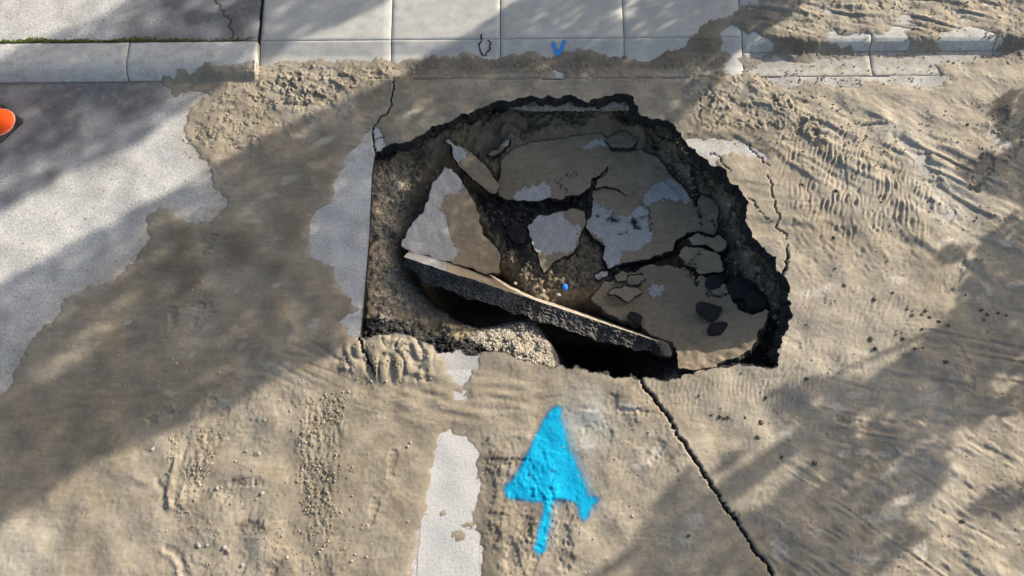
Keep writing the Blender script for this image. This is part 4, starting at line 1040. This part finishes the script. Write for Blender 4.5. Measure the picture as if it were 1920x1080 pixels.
# stones and clods on the mud
ST_PX = [(408, 916), (415, 914), (590, 752), (575, 830), (485, 850), (493, 925), (400, 870), (462, 846), (525, 750), (545, 770), (570, 845), (610, 740), (640, 770), (655, 735), (372, 1020), (375, 1024), (390, 1022), (420, 1030), (428, 1032), (423, 1026), (515, 1055), (660, 1052), (688, 1044), (765, 838), (770, 830),
    (765, 978), (600, 1035), (540, 1045), (325, 825), (288, 842), (376, 910), (443, 865), (530, 1005), (455, 1060), (500, 1008), (605, 1030), (480, 853), (550, 808), (562, 828), (567, 880), (590, 905), (610, 985), (640, 960), (498, 788), (690, 985), (585, 1075), (308, 528), (381, 530), (363, 545), (370, 592), (310, 677), (325, 675), (333, 682), (413, 700), (222, 667), (395, 472), (1112, 1010), (1185, 968)]
for i, (px, py) in enumerate(ST_PX):
    x, y = map(float, G(px, py)); z = float(S(TOP, x, y))
    big = .024 if px in (408, 485, 423, 428, 493, 372) else random.uniform(.011, .018)
    if big > .02: lb, gr = "larger pale pebble on the trodden mud at the lower left", "larger pebbles at the lower left"
    elif py < 705: lb, gr = "tiny pale pebble on the smooth shaded mud left of the hole", "pebbles on the shaded mud"
    elif px > 655: lb, gr = "small pale pebble on the mud beside the white road line", "pebbles beside the road line"
    elif px > 538: lb, gr = "small pale pebble in the lumpy band of tread marks below the hole's left corner", "pebbles in the tread band"
    else: lb, gr = "small pale pebble on the sunlit mud between the shade edge and the tread marks", "pebbles on the sunlit mud"
    put("stone", random.choice(rock_me), (x, y, z + big * .18), big, lb, "stone", gr)
CL_PX = [(1700, 580), (1672, 550), (1638, 562), (1710, 592), (1728, 590), (1742, 596), (1758, 604), (1735, 582), (1775, 612), (1693, 636), (1632, 636), (1630, 634), (1727, 618), (1728, 653), (1712, 655), (1563, 446), (1566, 360), (1504, 347), (1390, 700), (1510, 711), (1583, 535), (1565, 505), (1427, 790), (1428, 794), (1397, 783), (1366, 782), (1358, 784), (1350, 782), (1334, 778), (1420, 820),
    (1310, 742), (1436, 746), (1640, 655), (1810, 553), (1838, 582), (1850, 590), (1870, 588), (1885, 592), (1845, 600), (1770, 680), (1523, 866), (1525, 870), (1805, 976), (1812, 235), (1500, 150), (1360, 215), (1290, 1005), (1465, 857)]
for i, (px, py) in enumerate(CL_PX):
    x, y = map(float, G(px, py)); z = float(S(TOP, x, y))
    sz = random.uniform(.013, .027)
    if 1620 < px < 1790 and 530 < py < 670: lb, gr = "dark clod in the loose cluster on the sunlit mud at mid right", "clods in the mid right cluster"
    elif px > 1790: lb, gr = "dark clod on the shaded mud near the right edge", "clods near the right edge"
    elif py > 690: lb, gr = "small dark clod on the mud right of the long crack", "clods beside the long crack"
    else: lb, gr = "small dark clod on the rippled mud between the rim and the right edge", "clods on the rippled mud"
    put("clod", random.choice(clod_me), (x, y, z + sz * .15), sz, lb, "clod", gr)

def surface_crumbs():
    r = np.random.default_rng(88)
    base = [lump(900 + i, 1, .8, 5) for i in range(4)]
    zones = [([(345, 260), (400, 190), (500, 118), (740, 120), (750, 140), (620, 195), (470, 275), (350, 300)], 900, .008), ([(556, 740), (650, 735), (640, 900), (625, 1030), (580, 1020), (556, 900)], 700, .008), ([(320, 800), (430, 790), (390, 900), (350, 980), (310, 950)], 260, .008),
        ([(300, 900), (660, 860), (700, 1090), (300, 1090)], 420, .007), ([(300, 740), (700, 690), (820, 900), (780, 1080), (250, 1080)], 500, .005), ([(1400, -30), (1960, -30), (1960, 110), (1400, 110)], 800, .009), ([(1280, 140), (1560, 140), (1720, 300), (1500, 300), (1290, 250)], 600, .009), ([(1500, 240), (1960, 160), (1960, 520), (1700, 480)], 600, .008),
        ([(1420, 330), (1760, 500), (1780, 700), (1480, 720)], 300, .006), ([(900, 760), (1300, 740), (1400, 1090), (910, 1090)], 420, .006), ([(1200, 720), (1960, 600), (1960, 1090), (1450, 1090)], 600, .006), ([(770, 106), (1360, 104), (1360, 146), (770, 148)], 260, .008), ([(0, 560), (640, 300), (690, 640), (0, 980)], 300, .005), ([(640, 640), (800, 640), (820, 720), (640, 720)], 200, .009), ([(1380, 118), (1880, 105), (1760, 165), (1400, 165)], 260, .008)]
    Vs, Fs, tn = [], [], []; off = 0
    for poly, n, sz0 in zones:
        W_ = to_world(poly); lo, hi = W_.min(0), W_.max(0)
        q = r.uniform(lo, hi, (n * 4, 2)); q = q[pip(q[:, 0], q[:, 1], W_) & ~pip(q[:, 0], q[:, 1], RIM)]
        c = S(patchy, q[:, 0], q[:, 1]); q = q[r.random(len(q)) < .15 + c][:n]
        z = S(TOP, q[:, 0], q[:, 1])
        for (x, y), zz in zip(q, z):
            V_, F_ = base[r.integers(4)]
            sz = sz0 * (.45 + 1.3 * r.random() ** 3)
            Vs.append(V_ * sz * r.uniform(.7, 1.3, 3) + [x, y, zz + sz * .25]); Fs.append(np.array(F_) + off); off += len(V_)
            tn.append(np.full(len(V_), r.random() ** 2))
    m = simple("mud_crumb", lambda k: k.mix(k.attr("tone"), (.20, .155, .10), (.33, .28, .205)), .95)
    tag(mesh_obj("mud_crumbs", np.vstack(Vs), np.vstack(Fs), [m], None, dict(tone=np.concatenate(tn)), smooth=False), "small crumbs of dried mud strewn over the mud", kind="stuff")
surface_crumbs()

def scatter(name, n, poly, size, tones, zoff, seed, mat, label, tri_sub=1, parent=None, clump=0):
    """many small stones on the pit floor: one mass"""
    r = np.random.default_rng(seed)
    base = [lump(seed * 10 + i, 1, .75, 5) for i in range(4)]
    W_ = np.asarray(poly, float)
    Vs, Fs, tn = [], [], []; off = 0; cnt = 0
    lo, hi = W_.min(0), W_.max(0)
    while cnt < n:
        px, py = r.uniform(lo[0], hi[0]), r.uniform(lo[1], hi[1])
        if not pip(np.array([px]), np.array([py]), W_)[0]: continue
        z = -.4
        for _ in range(6):
            x, y = map(float, G(px, py, z)); z = .5 * z + .5 * float(pit_z(x, y))
        x, y = map(float, G(px, py, z)); z = float(pit_z(x, y))
        V_, F_ = base[r.integers(4)]
        sz = size[0] + (size[1] - size[0]) * r.random() ** 3.0
        a = r.uniform(0, 6.28); c, s_ = math.cos(a), math.sin(a)
        P_ = V_ * sz * r.uniform(.75, 1.2, 3)
        P_ = np.stack([P_[:, 0] * c - P_[:, 1] * s_, P_[:, 0] * s_ + P_[:, 1] * c, P_[:, 2]], 1) + [x, y, z + sz * zoff]
        Vs.append(P_); Fs.append(np.array(F_) + off); off += len(P_)
        tn.append(np.full(len(P_), np.clip(r.normal(tones[0], tones[1]), 0, 1))); cnt += 1
    o = mesh_obj(name, np.vstack(Vs), np.vstack(Fs), [mat], parent, dict(tone=np.concatenate(tn)), smooth=False)
    return tag(o, label, kind="stuff")
scatter("gravel", 1900, [(694, 310), (760, 300), (800, 300), (770, 380), (745, 430), (742, 470), (780, 540), (850, 590), (820, 612), (692, 604), (690, 480)], (.004, .016), (.22, .17), .2, 3, M_GRAVEL, "loose brown gravel bank down the left side of the hole")
scatter("gravel", 2600, [(905, 625), (940, 602), (1000, 602), (1020, 625), (1045, 688), (990, 684), (940, 668), (880, 640)], (.004, .017), (.45, .24), .3, 4, M_GRAVEL, "pale sunlit gravel spilling below the near edge of the hole")
scatter("rubble", 900, [(678, 596), (760, 600), (830, 622), (900, 645), (975, 668), (985, 684), (890, 672), (825, 666), (790, 645), (680, 640)], (.006, .028), (.02, .05), .3, 5, M_BROKEN, "crumbled black asphalt along the near left edge")
scatter("rubble", 900, [(900, 300), (1000, 380), (1120, 370), (1120, 420), (1140, 500), (1260, 480), (1180, 530), (1110, 545), (1000, 560), (900, 520), (950, 470), (910, 400)], (.006, .036), (.5, .3), .3, 6, M_CLOD, "dark crumbs of soil and stone between the fallen slabs")
scatter("rubble", 700, [(1210, 225), (1300, 290), (1390, 380), (1405, 440), (1470, 540), (1480, 600), (1450, 680), (1400, 690), (1440, 600), (1360, 520), (1350, 420), (1250, 320)], (.005, .024), (.13, .13), .3, 7, M_GRAVEL, "crumbled soil and stones down the right wall of the hole")
scatter("rubble", 500, [(960, 205), (1180, 205), (1190, 250), (950, 262), (880, 290), (790, 300), (740, 290), (850, 240)], (.005, .018), (.12, .12), .2, 8, M_GRAVEL, "small stones in the brown soil of the far wall")
scatter("rubble", 500, [(1040, 690), (1200, 700), (1310, 700), (1270, 655), (1235, 660), (1150, 655), (1060, 650)], (.006, .03), (.03, .05), .3, 9, M_BROKEN, "black crumbs under the near edge right of the gravel")

# small blue plastic thing on the soil
def cap():
    n = 18; prof = [(0, .034), (.024, .034), (.031, .028), (.033, .018), (.034, -.02)]
    V = []; F_ = []
    for r_, z in prof:
        for i in range(n):
            a = 2 * math.pi * i / n
            w = 1 + .05 * math.sin(3 * a) + (.02 if i % 2 else 0) * (r_ > .032)
            V.append((r_ * w * .95, 0, z)) if r_ == 0 else V.append((r_ * w * math.cos(a), r_ * w * math.sin(a) * 1.25, z))
    for k in range(len(prof) - 1):
        for i in range(n):
            j = (i + 1) % n
            F_.append((k * n + i, (k + 1) * n + i, (k + 1) * n + j, k * n + j))
    m = simple("blue_plastic", lambda k: k.mix(k.noise(20, 3), (.015, .13, .50), (.03, .19, .62)), .5)
    o = mesh_obj("plastic_cap", V, F_, [m]); zc = float(pit_z(*G(1059, 540, -.78)))
    o.location = (*map(float, G(1059, 538, zc + .04)), zc + .03); o.rotation_euler = (.35, .15, .2)
    return o
tag(cap(), "small bright blue plastic cap lying on dark soil in the hole", "plastic cap")

# ------------------------------------------------------------------ paint
def paint_mat(name, fn, soft_, rough=.75):
    m, nt, b, out = new_mat(name); k = NB(nt)
    c = fn(k); k.link(c, b.inputs["Base Color"]); b.inputs["Roughness"].default_value = rough; b.inputs["Specular IOR Level"].default_value = .08
    f = k.math('ADD', k.attr("alpha"), k.math('MULTIPLY', k.math('SUBTRACT', k.noise(85, 4, .7), .5), soft_))
    f = k.ramp(f, .14, .80)
    tr = nt.nodes.new("ShaderNodeBsdfTransparent"); mx = nt.nodes.new("ShaderNodeMixShader")
    k.link(f, mx.inputs[0]); k.link(tr.outputs[0], mx.inputs[1]); k.link(b.outputs[0], mx.inputs[2]); k.link(mx.outputs[0], out.inputs[0])
    k.link(k.bump(k.noise(60, 5, .65), .5, .008), b.inputs["Normal"])
    return m
M_BLUE = paint_mat("blue_spray_paint", lambda k: k.mix(k.ramp(k.noise(9, 5, .7), .4, .7), k.mix(k.attr("alpha"), (.006, .17, .38), (.003, .275, .46)), (.005, .33, .51)), .55)
M_BLUE2 = paint_mat("blue_mark_paint", lambda k: k.mix(k.noise(20, 3), (.03, .20, .60), (.06, .30, .66)), .7)
M_WHITE = paint_mat("worn_white_paint", lambda k: k.mix(k.ramp(k.noise(70, 3, .6), .56, .68), k.mix(k.noise(4, 5), (.36, .35, .335), (.43, .418, .40)), (.25, .235, .215)), .25, .85)
def draped(name, polys, sig, Zs, lift, mat, lines=(), halo=0.0):
    a = np.zeros((NY, NX), bool)
    for p in polys: a |= pip(PX + 1.2 * n_small, PY + 1.2 * n_fine, p)
    a = a.astype(np.float32)
    for pts, w in lines:
        D, t = seg_dist(PX, PY, pts, 40)
        a = np.maximum(a, (D < w).astype(np.float32))
    al = blur(a, sig)
    if halo: al = np.maximum(al, halo * np.roll(blur(a, .075), 4, 1))
    keep = (cell_max(al) > .03) & ~inrim_c
    return sheet(name, Zs + lift, keep, mat, dict(alpha=al))
ARROW = [(1034, 768), (1040, 763), (1060, 764), (1050, 775), (1055, 800), (1066, 840), (1085, 880), (1098, 912), (1104, 930), (1120, 929), (1123, 940), (1108, 950), (1104, 974), (1094, 978), (1087, 966), (1084, 944), (1060, 937), (1036, 936), (1031, 970), (1027, 1005), (1021, 1036),
    (1006, 1040), (1003, 1026), (1012, 990), (1021, 950), (1022, 938), (1010, 941), (985, 937), (957, 934), (946, 926), (947, 908), (960, 904), (985, 860), (1005, 820), (1020, 787)]
tag(draped("painted_arrow", [ARROW], .026, TOP, .0035, M_BLUE, halo=.55), "bright blue spray-painted arrow on the mud pointing at the hole", "arrow")
tag(draped("painted_mark", [], .010, np.maximum(BZ, MZ), .005, M_BLUE2, [([(1037, 82), (1045, 102)], 3.0), ([(1058, 78), (1049, 101)], 2.8)]), "small blue spray-painted V on the concrete apron edge", "paint mark")
wl = pip(GX, GY, [(-1.02, -3), (-.27, -3), (-.34, 1.70), (-.80, 1.70)])
line_al = blur(wl, .01)
tag(sheet("road_line", RZ + .0042, (cell_max(line_al) > .05) & ~inrim_c & (cell_min(T) < .01), M_WHITE, dict(alpha=np.clip(line_al * 1.1, 0, 1) * np.where(GY > 1.45, .62, 1))), "broad worn white road line half covered by mud below the hole", "road line")

# ------------------------------------------------------------------ traffic cone at the left edge
def cone():
    bx, by = map(float, G(44, 224, .03))
    rot = math.radians(-36)
    hs = .19
    # centre so that the right corner lands at (bx, by)
    d = np.array([math.cos(rot), math.sin(rot)]); e = np.array([-d[1], d[0]])
    corner = hs * (d + e) if (d + e)[0] > (d - e)[0] else hs * (d - e)
    c = np.array([bx, by]) - corner
    root = empty("traffic_cone", (c[0], c[1], .004), rot)
    tag(root, "orange traffic cone on a black square base at the left edge", "traffic cone")
    n = 48
    mo = simple("orange_plastic", lambda k: k.mix(k.ramp(k.noise(12, 4), .5, .8), (.84, .095, .010), (.66, .055, .010)), .42)
    mb = simple("black_rubber", lambda k: k.mix(k.ramp(k.noise(9, 5), .4, .7), (.028, .028, .030), (.07, .066, .062)), .8, (60, .3, .004))
    mw = simple("reflective_white", lambda k: k.mix(k.noise(30, 3), (.70, .70, .70), (.78, .78, .78)), .35)
    mr = simple("pale_orange_rim", lambda k: k.mix(k.noise(30, 3), (.80, .30, .22), (.84, .40, .30)), .5)
    def lathe(name, prof, mat):
        V = [(r * math.cos(2 * math.pi * i / n), r * math.sin(2 * math.pi * i / n), z) for r, z in prof for i in range(n)]
        F_ = [(k * n + i, k * n + (i + 1) % n, (k + 1) * n + (i + 1) % n, (k + 1) * n + i) for k in range(len(prof) - 1) for i in range(n)]
        return mesh_obj(name, V, F_, [mat], root)
    lathe("body", [(.172, .036), (.168, .045), (.158, .062), (.146, .09), (.126, .17), (.1015, .26), (.058, .45), (.032, .68), (.028, .71), (.020, .715), (.018, .70)], mo)
    lathe("rim", [(.178, .030), (.181, .033), (.178, .037), (.170, .0395)], mr)
    lathe("reflective_band", [(.0905, .31), (.0915, .31), (.0615, .445), (.0605, .445)], mw)
    V = []; F_ = []
    ch = .03
    for z, s_ in ((0, 0), (.022, 0), (.032, .012)):
        h = hs - s_
        for sx, sy in ((1, -1), (1, 1), (-1, 1), (-1, -1)):
            a = (sx * h, sy * (h - ch)); b = (sx * (h - ch), sy * h)
            for q in ((a, b) if sx * sy > 0 else (b, a)): V.append((q[0], q[1], z))
    for k in range(2):
        for i in range(8): F_.append((k * 8 + i, k * 8 + (i + 1) % 8, k * 8 + 8 + (i + 1) % 8, k * 8 + 8 + i))
    F_.append(tuple(16 + i for i in range(8))); F_.append(tuple(range(7, -1, -1)))
    mesh_obj("base", V, F_, [mb], root, smooth=False)
cone()

# ------------------------------------------------------------------ moss along the back of the left kerb
def moss():
    r = np.random.default_rng(21); Vs, Fs, al = [], [], []; off = 0
    for _ in range(5200):
        u = r.uniform(-7.4, U1 - .05); w = .55 + .45 * math.sin(u * 3.1) * math.sin(u * 7.7 + 1)
        dens = np.interp(u, [-7.4, -5.5, -4.6, -3.8, -3.0], [1, 1, .65, .35, .15])
        if r.random() > dens * (.5 + .5 * w): continue
        v = 5.430 + abs(r.normal()) * .035 * w
        x = u - TILT * v; y = v + TILT * x; z = float(base_z(np.array(x), np.array(y)))
        h = r.uniform(.008, .030); a = r.uniform(0, 6.28); b = r.uniform(.004, .009)
        tip = np.array([math.cos(a), math.sin(a), 0]) * h * r.uniform(.3, 1.2) + [0, 0, h]
        sd = np.array([-math.sin(a), math.cos(a), 0]) * b
        p = np.array([x, y, z - .008])
        Vs.append(np.array([p - sd, p + sd, p + tip * .6 + sd * .8, p + tip])); Fs += [(off, off + 1, off + 2), (off, off + 2, off + 3)]; off += 4
    m = simple("moss", lambda k: k.mix(k.ramp(k.noise(7, 4), .3, .7), (.075, .070, .022), (.105, .150, .022)), .9)
    return tag(mesh_obj("moss", np.vstack(Vs), np.array(Fs), [m], smooth=False), "green and brown moss strip along the back of the left kerb", kind="stuff")
moss()
# crack marks across the apron edge are thin dark strips laid on the concrete
def seam(pts, w, name, label):
    ln = fractal(to_world(pts, .04), .02, .25, 3 + len(pts), closed=False)
    V, F_ = [], []
    for i, p in enumerate(ln):
        d = ln[min(i + 1, len(ln) - 1)] - ln[max(i - 1, 0)]; d = d / (np.hypot(*d) + 1e-9); n = np.array([-d[1], d[0]])
        ww = w / 174 / 2 * (.6 + .8 * random.random())
        for s_ in (-1, 1):
            q = p + n * ww * s_; V.append((q[0], q[1], float(base_z(np.array(q[0]), np.array(q[1]))) + .004))
    for i in range(len(ln) - 1): F_.append((2 * i, 2 * i + 1, 2 * i + 3, 2 * i + 2))
    return mesh_obj(name, V, F_, [M_BROKEN], ap)
seam([(904, 68), (901, 82), (900, 92), (908, 102)], 3, "crack", None)
seam([(908, 102), (918, 92), (921, 82), (914, 79)], 3, "crack", None)

# ------------------------------------------------------------------ trees beyond the frame whose crowns shade the street
M_BARK = simple("bark", lambda k: k.mix(k.noise(9, 6), (.07, .055, .042), (.14, .115, .09)), .95, (14, .8, .03))
M_LEAF = simple("leaf", lambda k: k.mix(k.noise(3, 4), (.035, .060, .018), (.075, .110, .035)), .8)
SH = np.array([math.cos(SUN_AZ), math.sin(SUN_AZ)]); LAT = np.array([-SH[1], SH[0]])
def tree(name, label, shade, lights, dist, density, seed, card=(.08, .16)):
    """upright tree whose crown fills the sun's path to the given patches of street"""
    r = np.random.default_rng(seed)
    W_ = [to_world(p) for p in shade]; Lt = [to_world(p) for p in lights]
    allp = np.vstack(W_)
    lat = allp @ LAT; lm = (lat.min() + lat.max()) / 2
    base = SH * dist + LAT * lm
    root = empty(name, (base[0], base[1], 0)); tag(root, label, "tree", "trees shading the street")
    Vs, Fs = [], []; off = 0
    for p in W_:
        lo, hi = p.min(0), p.max(0)
        area = .5 * abs(np.dot(p[:, 0], np.roll(p[:, 1], 1)) - np.dot(p[:, 1], np.roll(p[:, 0], 1)))
        n = int(area * density)
        k = 0
        while k < n:
            q = r.uniform(lo, hi, (n, 2)); ok = pip(q[:, 0], q[:, 1], p)
            for l in Lt: ok &= ~pip(q[:, 0] + r.normal(size=n) * .02, q[:, 1] + r.normal(size=n) * .02, l)
            for g in q[ok][: n - k]:
                s_ = g @ SH
                th = dist - s_ + r.normal() * .45
                z = th * math.tan(SUN_EL)
                c = np.array([g[0] + SH[0] * th - base[0], g[1] + SH[1] * th - base[1], z])
                a = r.normal(size=3); a /= np.linalg.norm(a); b = np.cross(a, r.normal(size=3)); b /= np.linalg.norm(b)
                sz = r.uniform(*card)
                Vs.append(np.array([c - a * sz * .5, c + b * sz * .28, c + a * sz * .5, c - b * sz * .28])); Fs.append((off, off + 1, off + 2, off + 3)); off += 4; k += 1
            if not ok.any(): break
    V = np.vstack(Vs)
    mesh_obj("crown", V, np.array(Fs), [M_LEAF], root, smooth=False)
    hmax = V[:, 2].max()
    tv, tf = [], []; m = 10
    hs_ = [0, .3, 1, 2, 3.2, 4.4, hmax * .75, hmax * .95]
    for i, h in enumerate(hs_):
        rr = .22 * (1 - h / hmax) ** .8 + .02 + (.10 if i == 0 else 0)
        for j in range(m): tv.append((rr * math.cos(j * 6.283 / m) + .05 * math.sin(h), rr * math.sin(j * 6.283 / m), h))
    for i in range(len(hs_) - 1):
        for j in range(m): tf.append((i * m + j, i * m + (j + 1) % m, (i + 1) * m + (j + 1) % m, (i + 1) * m + j))
    lims = V[r.choice(len(V), 26)]
    for e in lims:
        h0 = max(1.5, e[2] - r.uniform(.6, 1.5)); a = np.array([0, 0, h0]); d = e - a
        sd = np.cross(d, [0, 0, 1.0]); sd /= np.linalg.norm(sd) + 1e-6; up = np.cross(sd, d); up /= np.linalg.norm(up) + 1e-6
        b0 = len(tv)
        for f, w in ((0, .05), (1, .012)):
            for q in range(4): 
                an = q * math.pi / 2; tv.append(tuple(a + d * f + (sd * math.cos(an) + up * math.sin(an)) * w))
        for q in range(4): tf.append((b0 + q, b0 + (q + 1) % 4, b0 + 4 + (q + 1) % 4, b0 + 4 + q))
    mesh_obj("trunk", tv, tf, [M_BARK], root)
    return root
SH1 = [(-420, 770), (0, 533), (83, 489), (167, 436), (300, 370), (417, 303), (500, 256), (640, 193), (757, 145), (793, 109), (880, 69), (963, 8), (1010, -30), (1520, -30), (1470, 0), (1460, 30), (1440, 60), (1385, 96), (1363, 112), (1363, 133), (1337, 162), (1313, 188), (1287, 208), (1262, 231),
       (1235, 300), (1180, 380), (1110, 490), (1010, 522), (900, 498), (800, 530), (720, 590), (640, 643), (633, 660), (580, 687), (500, 717), (467, 738), (423, 768), (347, 790), (300, 813), (267, 833), (190, 860), (133, 892), (67, 947), (0, 990), (-420, 1250)]
L1 = [[(60, 735), (80, 685), (145, 632), (205, 570), (250, 545), (248, 592), (185, 650), (115, 705)], [(845, 268), (860, 246), (905, 220), (938, 204), (926, 232), (880, 260)], [(728, 240), (742, 216), (790, 186), (802, 198), (764, 228)],
      [(1100, 60), (1140, 30), (1180, 0), (1190, 2), (1150, 34), (1110, 64)], [(1350, 30), (1380, 10), (1420, -10), (1420, 0), (1390, 22), (1360, 40)], [(1130, 50), (1160, 45), (1165, 55), (1135, 62)], [(1385, 55), (1410, 38), (1420, 44), (1395, 62)], [(1020, 70), (1060, 45), (1070, 50), (1030, 76)]]
tree("poplar_tree", "tall dense tree up the street whose crown shades the hole", [SH1], L1, 10.5, 520, 61)
SH2 = [(330, -20), (300, 0), (200, 37), (160, 60), (110, 77), (50, 105), (0, 125), (-200, 215), (-700, 420), (-700, 800), (-200, 500), (0, 397), (67, 357), (133, 320), (217, 290), (283, 253), (333, 213), (393, 177), (480, 125), (563, 83), (607, 70), (667, 43), (733, 3), (760, -20), (900, -90), (450, -90)]
L2 = [[(445, 6), (470, -10), (560, -60), (580, -60), (480, 6), (400, 46), (338, 70), (325, 66)], [(270, 128), (330, 108), (330, 118), (180, 152), (60, 210), (20, 218), (30, 200), (150, 148)], [(440, 135), (520, 95), (530, 100), (450, 142)]]
tree("poplar_tree", "slender tree up the street whose crown shades the driveway", [SH2], L2, 11.0, 360, 62)
SH3 = [(1100, 1180), (1173, 1080), (1187, 1020), (1223, 947), (1255, 895), (1290, 880), (1300, 930), (1345, 960), (1440, 962), (1467, 937), (1507, 870), (1485, 803), (1423, 745), (1500, 715), (1563, 708), (1680, 712), (1733, 690), (1757, 635), (1780, 587), (1800, 540), (1813, 500), (1850, 440), (1900, 400), (2060, 300), (2100, 690),
       (1920, 780), (1787, 800), (1773, 847), (1747, 920), (1697, 975), (1640, 1010), (1580, 1040), (1480, 1073), (1380, 1180)]
L3 = [[(1555, 778), (1600, 760), (1690, 768), (1660, 800), (1580, 800)], [(1640, 955), (1690, 930), (1730, 915), (1740, 925), (1660, 975)], [(1800, 600), (1815, 590), (1810, 610)], [(1660, 870), (1740, 825), (1745, 832), (1670, 885)], [(1840, 740), (1900, 700), (1910, 712), (1850, 755)]]
SH4 = [(1480, 1073), (1580, 1040), (1640, 1010), (1700, 985), (1720, 1010), (1660, 1060), (1580, 1120), (1460, 1180), (1380, 1180)], [(1790, 320), (1830, 295), (1930, 285), (2010, 240), (2010, 330), (1930, 372), (1800, 360)], [(1745, 478), (1780, 462), (1810, 470), (1790, 500), (1740, 500)], [(1335, 880), (1360, 850), (1390, 850), (1385, 890), (1350, 905)], [(1855, 200), (1900, 170), (1960, 160), (1960, 250), (1900, 290), (1870, 250)], [(1790, 960), (1860, 925), (1930, 905), (1980, 900), (1980, 950), (1870, 970)]
tree("poplar_tree", "tall open tree down the street whose crown shades the mud on the right", [SH3] + list(SH4), L3, 11.0, 470, 63)
